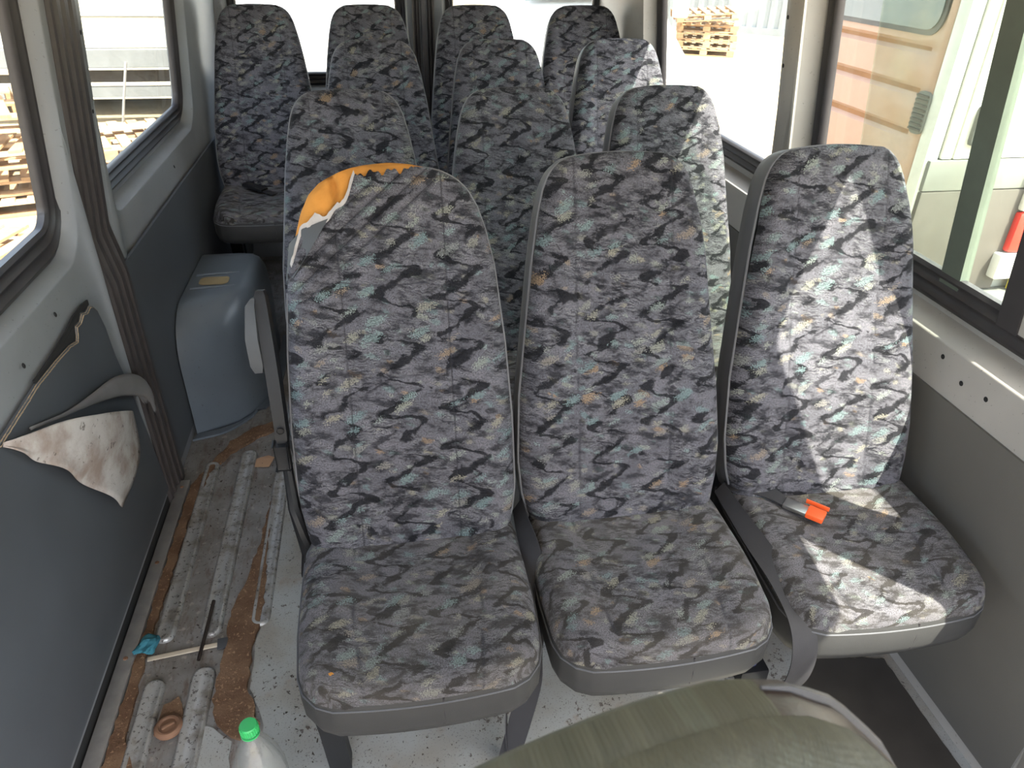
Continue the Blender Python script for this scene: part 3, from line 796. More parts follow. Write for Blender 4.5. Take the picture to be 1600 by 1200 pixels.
def cush_outline_pts(yb=.055):
    ol = [(-w_, f) for f, w_ in CD]
    for k in range(1, 14):
        t = -1+2*k/14; ol.append((t*CW[-1][1], .448+.010*(1-t*t)))
    ol += [(w_, f) for f, w_ in reversed(CD)]
    return ol
def cush_band(name, parent, yb=.055):
    ol = cush_outline_pts()
    def lp(sc_, z0, z1, fs_=1.0): return [Vector((u*sc_, yb-(.22+(f-.22)*fs_), lerp(z0, z1, sstep(f, .22, .46)))) for u, f in ol]
    L = [lp(1.0, .452, .432), lp(1.012, .440, .420, 1.02), lp(1.012, .395, .372, 1.02), lp(.985, .372, .348, .985), lp(.93, .366, .342, .93)]
    n = len(ol); vs = [p for l in L for p in l]; fs = []
    for i in range(len(L)-1):
        for k in range(n): fs.append((i*n+k, i*n+(k+1) % n, (i+1)*n+(k+1) % n, (i+1)*n+k))
    fs.append(tuple((len(L)-1)*n+k for k in range(n)))
    return mk(name, vs, fs, 'band', parent, angle=60)

def build_seat(torn=False, armrest=False, raise_=0.0):
    prof = PROF_T if torn else PROF
    root = empty('passenger_seat')
    P = {}
    bf = backrest_face('backrest', prof, root, 240 if torn else 104, 340 if torn else 170, torn=torn)
    sh = back_shell('back_shell', prof, root, cut=.56 if torn else None)
    S = prof[-1][0]
    ol = outline(prof)
    pp = [bk(u*1.0, s, .0555) for u, s in ol if not (torn and u < .05 and s > .545)]
    if torn:
        i0 = max(i for i, (u, s) in enumerate(ol) if u < 0 and s <= .545)
        segs = [[bk(u, s, .0555) for u, s in ol[:i0]], [bk(u, s, .0555) for u, s in ol if not (u < .05)]]
    else: segs = [pp]
    b = B()
    for sg in segs:
        if len(sg) > 2: b.tube(sg, .0032, 6)
    b.build('piping', 'piping', root)
    if torn:
        fprof = [(s, w_-.006) for s, w_ in prof]
        vs = []; nu, nv = 60, 90; ss = SVALS(S, nv); 
        for s in ss:
            wd = interp(fprof, s)
            for i in range(nu+1):
                t = -1+2*i/nu; u = t*wd; s2 = s+.014*(1-t*t)*(s/S)**8
                n = face_n(u, s2, wd, S)-.009
                if u < .05: 
                    k = sstep(s2-interp(TEAR, u), -.01, .03)
                    n += k*(.007+.004*math.sin(u*60)*math.sin(s2*70)+.0022*math.sin(u*210+s2*60)*math.sin(s2*190+u*80))
                    n -= k*.016*math.exp(-((u+.092+(s2-.7)*.15)/.005)**2)
                vs.append(bk(u, s2, n))
        fs = [(j*(nu+1)+i, j*(nu+1)+i+1, (j+1)*(nu+1)+i+1, (j+1)*(nu+1)+i) for j in range(nv) for i in range(nu) if ss[j] > .45]
        # foam sides running back
        base = len(vs); edge = [(j*(nu+1)) for j in range(nv+1) if ss[j] > .45]+[nv*(nu+1)+i for i in range(1, nu+1)]
        for q in edge: p = vs[q]; vs.append(p - Nf*.09)
        for k in range(len(edge)-1): fs.append((edge[k], edge[k+1], base+k+1, base+k))
        fo_ = mk('foam', vs, fs, 'foam', root); tag(fo_, 'exposed orange foam at the torn top corner')
        # frayed white lining along the tear
        lb = B(); rn = random.Random(8); prev = None
        ulist = [-.178+.004*i for i in range(32)]
        for u in ulist:
            s = interp(TEAR, u)+.004*math.sin(u*190); wdn = .002+.004*rn.random()+(.010*math.sin(pi*(u+.17)/.075)**2 if -.17 < u < -.095 else 0)
            a = bk(u, s-.004, face_n(u, s, interp(prof, s), S, torn=True)+.0012); c = bk(u-.002, s+wdn, face_n(u, s, interp(prof, s), S)+.0035)
            if prev: lb.add([prev[0], a, c, prev[1]], [(0, 1, 2, 3)])
            prev = (a, c)
        lo_ = lb.build('torn_lining', 'lining', root); tag(lo_, 'frayed white lining along the tear')
        # loose vinyl flap at the left edge
        fq = lambda u, s_, k=.004: bk(u, s_, face_n(u, s_, interp(prof, s_), S)+k)
        fl2 = [fq(-.1935, .540, .002), fq(-.181, .606, .004), fq(-.152, .632, .006), fq(-.106, .648, .005), fq(-.146, .588, .007), fq(-.176, .548, .004)]
        mk('torn_vinyl', fl2, [(0, 1, 4, 5), (1, 2, 4), (2, 3, 4)], plain('shiny_grey_vinyl', (.06, .063, .067), .5, 0, .2), root)
    cush_top('cushion', root); bd = cush_band('cushion_band', root)
    st = B().tube([(.03, -.4045-.0005, .365), (.031, -.4065, .395), (.03, -.404, .432)], .0016, 6); st.build('stitch_seam', 'rubber', bd)
    ol = cush_outline_pts()
    B().tube([Vector((u*1.010, .055-(.22+(f-.22)*1.012), lerp(.4425, .4225, sstep(f, .22, .46)))) for u, f in ol], .0020, 6).build('piping', 'vinyl', root)
    # frame: two steel legs, cross tubes, recliner brackets
    zb = -raise_
    for sx in (-1, 1):
        x = sx*.185; yo = 0 if (torn and sx < 0) else .17
        lg = B()
        lg.loops([[Vector((x-.026, -.30, .345)), Vector((x+.026, -.30, .345)), Vector((x+.026, -.265, .345)), Vector((x-.026, -.265, .345))],
                  [Vector((x-.022, -.270, .18)), Vector((x+.022, -.270, .18)), Vector((x+.022, -.240, .18)), Vector((x-.022, -.240, .18))],
                  [Vector((x-.022, -.235, zb)), Vector((x+.022, -.235, zb)), Vector((x+.022, -.20, zb)), Vector((x-.022, -.20, zb))]], cap0=True, cap1=True)
        for p in lg.v: p.y += yo
        lg.build('leg', 'black_steel', root, smooth=False)
        lg = B().tube([(x, -.02, .36), (x, .02, .18), (x, .035, zb+.004)], .016, 8); lg.build('leg', 'black_steel', root)
        br = B().box((x-.014 if sx < 0 else x-.0, -.05, .33), (x+.0 if sx < 0 else x+.014, .06, .50), .004); br.build('recliner_bracket', 'black', root)
    B().tube([(-.20, -.28, .338), (.20, -.28, .338)], .014, 8).build('frame_tube', 'black_steel', root)
    B().tube([(-.20, .01, .352), (.20, .01, .352)], .014, 8).build('frame_tube', 'black_steel', root)
    if armrest:
        arm = B()
        a0 = bk(-.234, .235, .055); a1 = bk(-.242, .50, .055)
        def sl(p, wx, wn): return [p+Vector((sx*wx, 0, 0))+Nf*(sn*wn) for sx, sn in ((-1, -1), (1, -1), (1, 1), (-1, 1))]
        arm.loops([sl(bk(-.2315, .232, .055), .008, .016), sl(bk(-.2315, .245, .055), .0105, .020), sl(bk(-.235, .36, .055), .0115, .022), sl(bk(-.238, .43, .055), .0115, .022), sl(bk(-.242, .515, .055), .010, .018), sl(bk(-.242, .525, .055), .007, .014)], cap0=True, cap1=True)
        ao = arm.build('armrest', 'black', root, angle=50)
        B().lathe([(.0001, .0), (.006, .0), (.007, -.002)], bk(-.2315, .262, .0775), 12, 'y').build('bolt', 'black_steel', ao)
        gp = B().loops([sl(bk(-.258, .375, .060), .007, .016), sl(bk(-.259, .390, .060), .011, .024), sl(bk(-.262, .44, .062), .011, .026), sl(bk(-.259, .50, .062), .008, .022), sl(bk(-.254, .512, .062), .004, .014)], cap0=True, cap1=True).build('grip', 'silver', ao)
        tag(gp, 'silver grey lever on the outside of the armrest')
        B().tube([bk(-.232, .235, .05), bk(-.228, .16, .055), bk(-.224, .10, .062), bk(-.215, .045, .065), bk(-.208, .0, .055), bk(-.212, -.05, .05)], [.010, .010, .012, .012, .013, .016], 8).build('armrest_bracket', 'black_steel', root)
        B().box(bk(-.247, .185, .045), bk(-.224, .222, .075)+Vector((0, -.001, .012)), .004).build('hinge', 'black', root)
    return root

def copy_tree(o, parent=None, name=None):
    c = o.copy(); COL.objects.link(c)
    if parent: c.parent = parent; c.matrix_parent_inverse = Matrix()
    for ch in o.children: copy_tree(ch, c)
    return c
GAP = [(0, 0)]
proto = build_seat()
torn_seat = build_seat(torn=True, armrest=True)
rows_ = [
    (1.18, 0.0, 1.0, [(.005, 'foremost left seat with torn top corner showing orange foam and a black armrest'), (.446, 'foremost middle patterned seat with clean untorn back between two belts'), (.900, 'foremost right patterned seat by the window with sunlit teardrop patch')]),
    (1.95, -.012, 1.0, [(-.082, 'second row left patterned seat directly behind the torn one'), (.372, 'second row middle patterned seat right behind the foremost untorn middle seat'), (.815, 'second row right patterned seat with its right edge in bright sun')]),
    (2.72, .022, 1.0, [(-.002, 'third row left patterned seat, second ahead of the rear wall, left one'), (.448, 'third row middle patterned seat in front of the rear door post'), (.905, 'third row right patterned seat with sunlit upper right corner')]),
    (3.37, .082, 1.02, [(-.475, 'rearmost row seat in left corner beside the wheel arch'), (-.018, 'rearmost row seat second from left below the left rear window'), (.445, 'rearmost row seat just right of the rear door post'), (.926, 'rearmost row seat at right end next to the right rear corner')]),
]
first = True
for ri, (yj, dz, sc_, lst) in enumerate(rows_):
    for si, (x, lab) in enumerate(lst):
        if ri == 0 and si == 0: r = torn_seat
        elif first: r = proto; first = False
        else: r = copy_tree(proto)
        r.location = (x, yj, dz)
        if ri == 0 and si: r.location.y += (.0, .010, .018)[si]
        r.scale = (sc_, 1, 1)
        tag(r, lab, 'seat', 'patterned passenger seats')
        if dz:
            for ch in r.children:
                if ch.name.startswith('leg'):
                    zt_ = .35; k = (zt_+dz-.004)/zt_
                    ch.scale.z = k; ch.location.z = zt_-zt_*k
        else:
            for ch in r.children:
                if ch.name.startswith('leg'):
                    zt_ = .35; k = (zt_-.004)/zt_; ch.scale.z = k; ch.location.z = zt_-zt_*k
        if r is not torn_seat: r.rotation_euler.z = (0, .01, -.008, .006)[(ri+si) % 4]

# small fabric holes showing foam
def hole(x, y, z, sx, sy, seed, parent, name='foam_hole', mat='foam'):
    rn = random.Random(seed); ring_ = [Vector((x+sx*math.cos(2*pi*k/12)*(.7+.6*rn.random()), y+sy*math.sin(2*pi*k/12)*(.7+.6*rn.random()), z)) for k in range(12)]
    o = mk(name, ring_+[Vector((x, y, z+.003))], [(k, (k+1) % 12, 12) for k in range(12)], mat, parent); return o
hole(-.150, -.362, .4760, .010, .007, 3, torn_seat)

# ------------------------------------------------------------------ front cab seat back seen from above
cab = empty('cab_seat', (0, 0, 0)); MT['brown_vinyl'] = plain('dark_brown_worn_vinyl', (.060, .048, .044), .4, 0, .5, .3, 20, .3, 300)
prof_c = [(0, .215), (.1, .232), (.3, .235), (.42, .228), (.50, .214), (.54, .196), (.565, .172), (.58, .14), (.588, .10)]
olc = outline(prof_c); SCc = prof_c[-1][0]
def cab_loop(k, n): return [(u*(1-k*.5), SCc*.5+(s_-SCc*.5)*(1-k*.42), n) for u, s_ in olc]
LC = [cab_loop(k, n) for k, n in ((1.5, .066), (1.0, .072), (.70, .076), (.45, .0755), (.28, .072), (.16, .066), (.08, .058), (.03, .048), (.006, .038), (0, .030), (.004, .020))]
nn_ = len(olc); vs = [bk(*q) for l in LC for q in l]; uv = [(q[0]*1.0, q[1]+.25*(.076-q[2])) for l in LC for q in l]
fs = [(a*nn_+k, a*nn_+(k+1) % nn_, (a+1)*nn_+(k+1) % nn_, (a+1)*nn_+k) for a in range(len(LC)-1) for k in range(nn_)]
fs.append(tuple(range(nn_)))
mk('backrest', vs, fs, 'fabf', cab, uvs=uv)
LB = [cab_loop(k, n) for k, n in ((.002, .021), (-.006, .012), (-.004, -.010), (.05, -.022), (.25, -.030))]
vs = [bk(*q) for l in LB for q in l]
fs = [(a*nn_+k, a*nn_+(k+1) % nn_, (a+1)*nn_+(k+1) % nn_, (a+1)*nn_+k) for a in range(len(LB)-1) for k in range(nn_)]; fs.append(tuple((len(LB)-1)*nn_+k for k in range(nn_)))
uvb = [(q[0], q[1]+.3) for l in LB for q in l]
bso = mk('back_shell', vs, fs, 'fabf', cab, uvs=uvb, angle=60); bso.data.materials.append(MT['brown_vinyl'])
for f_ in bso.data.polygons:
    if sum(bso.data.vertices[i_].co.x for i_ in f_.vertices)/len(f_.vertices) > .165: f_.material_index = 1
B().tube([bk(u*1.004, s_+.002, .000) for u, s_ in olc if u > .15], [.0012, .0024]+[.0035]*(len([1 for u, s_ in olc if u > .15])-2), 6).build('piping', 'vinyl', cab)
B().tube([(-.12, .0, .45), (-.12, -.02, .2), (-.06, -.02, -.20)], .02, 8).build('leg', 'black_steel', cab); B().tube([(.12, .0, .45), (.12, -.02, .2), (.18, -.02, -.27)], .02, 8).build('leg', 'black_steel', cab)
tag(cab, 'faded green-grey cab seat back in the near foreground, seen from above', 'seat')
cab.location = (.352, .030, .196); cab.rotation_euler = (-.0391, -.3064, .1489)

# ------------------------------------------------------------------ seat belts
def belt(name, label, pts, wids, group='seat belts'):
    P = cubic(pts, 6); W = cubic(wids, 6)
    o = B().ribbon(P, W, .0011).build(name, 'belt', angle=60); return o
b1 = empty('seat_belt', (.225, 1.05, .40)); tag(b1, 'dark belt twisting down between the torn seat and the middle seat', 'seat belt', 'seat belts')
def belt_part(root, pts, wids):
    P = [p-root.location for p in cubic(pts, 6)]; W = cubic(wids, 6)
    return B().ribbon(P, W, .0011).build('webbing', 'belt', root, angle=60)
belt_part(b1, [(.226, 1.16, .50), (.226, 1.10, .495), (.232, 1.04, .480), (.238, .99, .440), (.236, .965, .385), (.228, .94, .32), (.215, .92, .24), (.190, .905, .12), (.170, .90, .02)],
          [(.010, .004, .012), (.012, .004, .016), (.016, .002, .016), (.020, .004, .008), (.006, -.012, .016), (.008, -.020, .004), (.020, -.012, .004), (.022, -.008, .004), (.022, -.006, .004)])
belt_part(b1, [(.212, .955, .345), (.192, .935, .28), (.172, .93, .20), (.168, .92, .12), (.172, .91, .02)], [(.004, .018, .004)]*5)
b2 = empty('seat_belt', (.68, 1.05, .45)); tag(b2, 'dark belt looping down between the middle seat and the sunlit seat', 'seat belt', 'seat belts')
belt_part(b2, [(.670, 1.15, .50), (.673, 1.08, .497), (.684, 1.00, .484), (.700, .91, .466), (.706, .835, .440), (.704, .795, .395), (.698, .785, .335), (.690, .80, .27)],
          [(.010, .002, .010), (.012, .002, .012), (.018, .002, .010), (.024, .004, .004), (.025, .002, .002), (.025, 0, 0), (.024, 0, 0), (.023, 0, 0)])
b3 = empty('seat_belt', (.74, 1.13, .49)); tag(b3, 'short belt with orange-red buckle lying on the sunlit right seat', 'seat belt', 'seat belts')
belt_part(b3, [(.690, 1.165, .494), (.715, 1.155, .502), (.745, 1.135, .505), (.775, 1.105, .503), (.790, 1.085, .498)], [(.010, .024, 0), (.008, .024, .001), (.010, .022, .002), (.012, .012, .002), (.010, .010, 0)])
q0 = Vector((.792, 1.083, .497)); dv = Vector((.70, -.70, -.02)).normalized(); sv = Vector((.70, .70, 0)).normalized()
def oriented_box(c, l, w_, h, bev):
    b = B(); m = Matrix((( dv.x, sv.x, 0, c.x), (dv.y, sv.y, 0, c.y), (dv.z, sv.z, 1, c.z), (0, 0, 0, 1)))
    return b.box((-l/2, -w_/2, -h/2), (l/2, w_/2, h/2), bev, m)
def loc_off(b, root): b.v = [p-root.location for p in b.v]; return b
loc_off(oriented_box(q0+dv*.022, .052, .030, .010, .003), b3).build('buckle_body', 'chrome', b3)
bo = loc_off(oriented_box(q0+dv*.062+Vector((0, 0, .002)), .036, .034, .012, .003), b3).build('buckle_button', 'buckle_red', b3); tag(bo, 'orange-red release button')
loc_off(oriented_box(q0+dv*.058+sv*.024+Vector((0, 0, .008)), .048, .003, .010, .001), b3).build('buckle_rim', 'buckle_red', b3)
for (x, y, rz, lab) in ((-.54, 3.23, .7, 'black belt buckle on the cushion of the left corner seat'), (-.385, 3.25, .2, 'folded black belt end beside the buckle in the left corner seat')):
    bb = empty('belt_buckle', (x, y, .577), rz); bb.rotation_euler = (0, .1, rz-1.35); tag(bb, lab, 'seat belt')
    B().box((-.055, -.02, 0), (.055, .02, .014), .004).build('buckle_body', 'black', bb); B().box((.054, -.016, .002), (.11, .016, .006), .001).build('webbing', 'belt', bb)

# ------------------------------------------------------------------ loose things on the floor
bt = empty('plastic_bottle', (-.295, .835, .0105)); tag(bt, 'empty clear plastic bottle with green cap standing on the floor', 'bottle')
bt.location = (-.300, .838, .005)
pr = [(.0001, .006), (.030, .002), (.042, .006), (.047, .03), (.047, .10), (.044, .115), (.047, .13), (.047, .19), (.046, .215), (.040, .245), (.030, .275), (.019, .300), (.0135, .312), (.0135, .330)]
B().lathe(pr, n=28).build('bottle_body', 'bottle', bt, angle=80)
B().lathe([(.0165, .318), (.0165, .321), (.0140, .3215)], n=24).build('neck_ring', 'cap', bt)
cp = B().lathe([(.0150, .324), (.0152, .340), (.0138, .3425), (.0001, .343)], n=28)
for k in range(24):
    a = 2*pi*k/24; cp.box((-.0008, -.0008, .325), (.0008, .0008, .339), 0, Matrix.Translation((.0153*math.cos(a), .0153*math.sin(a), 0)))
cp.build('cap', 'cap', bt)
rd = B().tube([(-.527, 1.275, .008), (-.522, 1.36, .014), (-.518, 1.45, .020)], .0045, 8).build('rod', 'rod'); tag(rd, 'thin dark rusty rod lying across the floor ribs', 'rod')
stk = empty('plastic_spatula', (-.55, 1.31, .003)); tag(stk, 'pale flat plastic stick lying on the floor beside teal paper', 'stick')
B().box((-.10, -.006, 0), (.07, .006, .004), .001, Matrix.Rotation(.12, 4, 'Z')).build('handle', 'stick', stk); B().box((.06, -.016, 0), (.10, .016, .005), .001, Matrix.Rotation(.12, 4, 'Z')).build('blade', 'silver', stk)
def crumple(name, c, s, mat, seed, flat=.5):
    bm = bmesh.new(); bmesh.ops.create_icosphere(bm, subdivisions=3, radius=1); rn = random.Random(seed)
    ph = [(Vector((rn.gauss(0, 1), rn.gauss(0, 1), rn.gauss(0, 1)))*2.2, rn.random()*6) for _ in range(9)]
    for v in bm.verts:
        k = 1+sum(.11*math.sin(v.co.dot(a)*1.4+b) for a, b in ph); v.co = Vector((v.co.x*s[0]*k, v.co.y*s[1]*k, max(-.6, v.co.z*k)*s[2]))
    zmin = min(v.co.z for v in bm.verts)
    for v in bm.verts: v.co.z -= zmin
    me = bpy.data.meshes.new(name); bm.to_mesh(me); bm.free(); me.materials.append(MT[mat]); o = bpy.data.objects.new(name, me); COL.objects.link(o); o.location = c; return o
tag(crumple('crumpled_paper', (-.652, 1.325, .009), (.024, .026, .018), 'teal', 4), 'small crumpled teal paper beside the aluminium door strip', 'paper')
dr = empty('drain_plug', (-.558, 1.10, .007)); tag(dr, 'round rusty plug caked in mud on the floor', 'plug')
B().lathe([(.030, 0), (.030, .006), (.024, .011), (.020, .011), (.018, .007), (.0001, .008)], n=22).build('disc', 'rust', dr); B().box((-.014, -.004, .007), (.014, .004, .013), .002, Matrix.Rotation(.5, 4, 'Z')).build('slot_bar', 'rust', dr)
cd = mk('cardboard_scrap', [(-.035, -.02, .002), (.02, -.03, .004), (.034, .012, .010), (.012, .034, .004), (-.028, .02, .003)], [(0, 1, 2, 3, 4)], 'card', smooth=False, loc=(-.462, 2.06, .0)); cd.modifiers.new('t', 'SOLIDIFY').thickness = .002
tag(cd, 'torn brown cardboard scrap between the floor ribs near the wheel arch', 'cardboard')
bx = empty('floor_bracket', (.775, 1.03, .004)); tag(bx, 'dark metal floor bracket with blue cap under the front seats', 'bracket')
B().box((-.035, -.03, 0), (.035, .03, .05), .006).build('bracket_body', 'black_steel', bx); B().lathe([(.014, .05), (.014, .062), (.0001, .063)], n=14).build('cap', plain('blue_plastic', (.02, .03, .16), .4), bx)

# ------------------------------------------------------------------ outside : right-hand van
GZ = -.55
van = empty('parked_van', (2.2, 2.72, GZ)); tag(van, 'white vehicle with ribbed side tinted peach-tan as warm bounce parked close beside the right window', 'van')
V = lambda x, y, z: Vector((x-2.2, y-2.72, z-GZ))
def vbox(lo, hi, bev, name, mat, par=van):
    return B().box(V(*lo), V(*hi), bev).build(name, mat, par)
vbox((2.245, 2.75, -.25), (3.95, 3.86, 1.95), .05, 'body', 'van_white')
# side skin with window opening and pressed swages
sb_ = B()
prof_side = [(-.25, 0), (.20, 0), (.60, 0), (.80, 0), (.815, .016), (.835, .016), (.85, 0), (.965, 0), (.98, .016), (1.0, .016), (1.015, 0), (1.125, 0), (1.14, .016), (1.155, .016), (1.17, 0), (1.21, 0), (1.95, .06)]
ys = [2.80, 2.84, 2.90, 3.2, 3.6, 3.86]
vs = []; fs = []
for y in ys:
    for z, d in prof_side: vs.append(V(2.20+d*(0 if y < 2.88 else 1 if d > .02 else 1), y, z))
m_ = len(prof_side)
for i in range(len(ys)-1):
    for k in range(m_-1): fs.append((i*m_+k, i*m_+k+1, (i+1)*m_+k+1, (i+1)*m_+k))
MT['swage_shade'] = plain('orange_swage_shade', (.30, .155, .075), .8, 0, .2, .25, 6)  # darker orange painted into the pressed grooves as their shade
so_ = mk('side_panel', vs, fs, 'van_side_bounce', van, angle=30); so_.data.materials.append(MT['swage_shade'])
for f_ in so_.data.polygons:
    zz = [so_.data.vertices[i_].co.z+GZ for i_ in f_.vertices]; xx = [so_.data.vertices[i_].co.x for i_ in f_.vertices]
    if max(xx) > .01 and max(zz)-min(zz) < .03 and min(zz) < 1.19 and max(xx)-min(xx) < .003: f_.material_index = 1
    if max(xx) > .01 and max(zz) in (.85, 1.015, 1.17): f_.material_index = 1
so_.modifiers.new('t', 'SOLIDIFY').thickness = .01
tag(so_, 'ribbed side panel tinted peach-tan as warm bounce')
def sidebox(y0, y1, z0, z1, r, d0, d1, name, mat, par):
    q = rr(y0, y1, z0, z1, r); return B().loops([[V(2.2+d0, a, b) for a, b in q], [V(2.2+d1, a, b) for a, b in q]], cap0=True, cap1=True).build(name, mat, par, smooth=False)
sidebox(2.87, 3.75, 1.215, 1.75, .07, -.010, .05, 'side_window', 'dark_glass', van)
sidebox(2.85, 3.77, 1.195, 1.77, .08, -.005, .05, 'window_seal', 'rubber', van)
vent = sidebox(2.79, 2.875, .835, 1.0, .03, -.012, .03, 'vent_grille', 'clad', van)
for k in range(8):
    z = .85+.0185*k; B().box(V(2.180, 2.797, z), V(2.19, 2.868, z+.008)).build('louvre', 'clad_dark', vent, smooth=False)
vbox((2.195, 2.725, -.25), (2.26, 2.80, 1.95), .02, 'corner_pillar', 'van_white')
# rear face
vbox((2.262, 2.715, .755), (2.309, 2.76, 1.95), .006, 'rear_corner', 'van_white')
vbox((2.315, 2.712, .755), (3.02, 2.76, 1.93), .006, 'rear_door', 'van_white')
vbox((3.026, 2.712, .755), (3.72, 2.76, 1.93), .006, 'rear_door', 'van_white')
vbox((2.21, 2.706, .625), (2.76, 2.76, .752), .008, 'cladding', 'clad')
vbox((2.76, 2.706, .20), (3.95, 2.76, .752), .008, 'cladding', 'van_white')
vbox((2.21, 2.704, .16), (2.72, 2.76, .622), .008, 'lower_cladding', 'clad_dark')
hd = vbox((2.352, 2.695, .81), (2.452, 2.712, .965), .02, 'door_handle', 'silver'); vbox((2.385, 2.684, .835), (2.418, 2.697, .94), .008, 'grip', 'clad', hd)
tl = empty('tail_lamp'); tl.parent = van
vbox((2.70, 2.67, .74), (2.83, 2.712, .88), .015, 'red_lens', 'red', tl); vbox((2.70, 2.67, .53), (2.83, 2.712, .735), .015, 'clear_lens', 'clear_lamp', tl); vbox((2.70, 2.67, .345), (2.83, 2.712, .525), .015, 'red_lens', 'red', tl)
vbox((2.665, 2.655, .225), (2.795, 2.712, .34), .012, 'bumper_block', 'van_white'); vbox((2.80, 2.655, .10), (2.95, 2.712, .60), .01, 'yellow_strip', 'yellow')
vbox((2.24, 2.60, -.22), (3.92, 2.75, .155), .03, 'bumper', 'clad')
for y in (3.40,):
    B().lathe([(.0001, -.02), (.17, -.02), (.19, -.03), (.20, -.01), (.32, -.01), (.34, .02), (.34, .2), (.0001, .2)], V(2.26, y, GZ+.34), 26, 'x').build('wheel', 'tyre', van)

# container wall, pallets on the right
cw = empty('container_wall'); tag(cw, 'grey-white corrugated container standing behind the wooden pallets', 'container')
vs = []; fs = []; a = Vector((6.0, 23.2, GZ)); b = Vector((14.5, 13.0, GZ)); dr_ = (b-a).normalized(); nn = Vector((-dr_.y, dr_.x, 0)); Lw = (b-a).length
t = 0; pts = []
while t < Lw:
    for o_, dd in ((0, 0), (.10, 0), (.14, .045), (.24, .045)): pts.append(a+dr_*(t+o_)-nn*dd)
    t += .28
for p in pts: vs += [p+Vector((0, 0, .15)), p+Vector((0, 0, 2.5))]
for k in range(len(pts)-1): fs.append((2*k, 2*k+2, 2*k+3, 2*k+1))
mk('corrugated_side', vs, fs, 'container', cw, smooth=False).modifiers.new('t', 'SOLIDIFY').thickness = .02
def rail(z0, z1, name): 
    q = [a-nn*.07, b-nn*.07, b+nn*.06, a+nn*.06]; B().loops([[p+Vector((0, 0, z0)) for p in q], [p+Vector((0, 0, z1)) for p in q]], cap0=True, cap1=True).build(name, 'container', cw, smooth=False)
rail(0, .16, 'bottom_rail'); rail(2.45, 2.6, 'top_rail')

def make_pallet():
    r = empty('wooden_pallet')
    def part(nm, lo, hi): return B().box(lo, hi, .003).build(nm, 'wood', r, smooth=False)
    for k in range(7): part('deck_board', (-.6+k*.184, -.5, .122), (-.6+k*.184+.098, .5, .144))
    for y in (-.5, -.07, .36):
        part('stringer', (-.6, y, .10), (.6, y+.14, .122))
        for x in (-.6, -.07, .46): part('block', (x, y, .022), (x+.14, y+.14, .10))
        part('bottom_board', (-.6, y, 0), (.6, y+.14, .022))
    return r
pal = make_pallet(); PN = [0]
def put_pallet(x, y, z, rz, lab, tilt=(0, 0), group='wooden pallets in the yard'):
    o = pal if PN[0] == 0 else copy_tree(pal); PN[0] += 1
    o.location = (x, y, z); o.rotation_euler = (tilt[0], tilt[1], rz); tag(o, lab, 'pallet', group); return o
PX, PY, PR = 6.78, 15.75, -.42
for k, lab in enumerate(('bottom pallet of the tan stack by the container', 'second pallet from the ground in the stack by the container', 'third pallet from the ground in the stack by the container', 'fourth pallet from the ground in the stack by the container')):
    put_pallet(PX+.03*(k % 2), PY+.02*k, GZ+.145*k, PR+.04*(k % 3-1), lab)
put_pallet(PX-.15, PY-.05, GZ+.665, PR+.2, 'tilted pallet lying loose on top of the container stack', (.04, -.06))
# ------------------------------------------------------------------ outside : left
for k, (x, y, z, rz, tx, lab) in enumerate(((-3.35, 6.9, GZ, .3, 0, 'lowest pallet of the pile outside the sliding door window'), (-3.40, 6.95, GZ+.165, .36, .02, 'second pallet up in the pile outside the sliding door window'), (-3.3, 6.85, GZ+.37, .22, -.05, 'third pallet up in the pile outside the sliding door window'), (-3.5, 7.0, GZ+.68, .45, .08, 'top crooked pallet of the pile outside the sliding door window'), (-2.62, 5.35, GZ, -.2, 0, 'single pallet lying on the dirt nearest the sliding door'), (-4.4, 8.6, GZ, .9, 0, 'pallet lying alone left of the cream trailer'), (-2.15, 8.1, GZ, .25, 0, 'lower pallet outside the left rear side window'), (-2.2, 8.15, GZ+.18, .40, .03, 'upper skewed pallet outside the left rear side window'))):
    put_pallet(x, y, z, rz, lab, (tx, tx*.6))
rn = random.Random(21)
pl_lab = ['long pale plank lying on top of the pallet pile', 'pale plank flat on the dirt beyond the sliding door', 'short pale plank on the dirt nearest the van', 'pale plank on the dirt right of the pallet pile', 'pale plank on top of the two skewed pallets', 'long plank on the dirt just in front of the grey beams', 'short plank left of the pallet pile']
for k, (x, y, z, rz, ry, L_) in enumerate(((-3.4, 6.9, GZ+1.06, .5, .08, 1.5), (-3.6, 5.55, GZ+.018, .3, 0, 1.1), (-1.75, 5.35, GZ+.018, -.5, 0, .8), (-1.72, 6.35, GZ+.018, 1.2, 0, 1.1), (-2.2, 8.15, GZ+.37, .5, .03, 1.5), (-2.7, 9.3, GZ+.018, -.15, 0, 1.6), (-4.1, 8.0-.3, GZ+.018, .3, 0, .9))):
    o = B().box((-L_/2, -.07, -.015), (L_/2, .07, .015), .004).build('plank', 'wood_d', smooth=False, loc=(x, y, z)); o.rotation_euler = (0, ry, rz); tag(o, pl_lab[k], 'plank', 'loose planks in the yard')
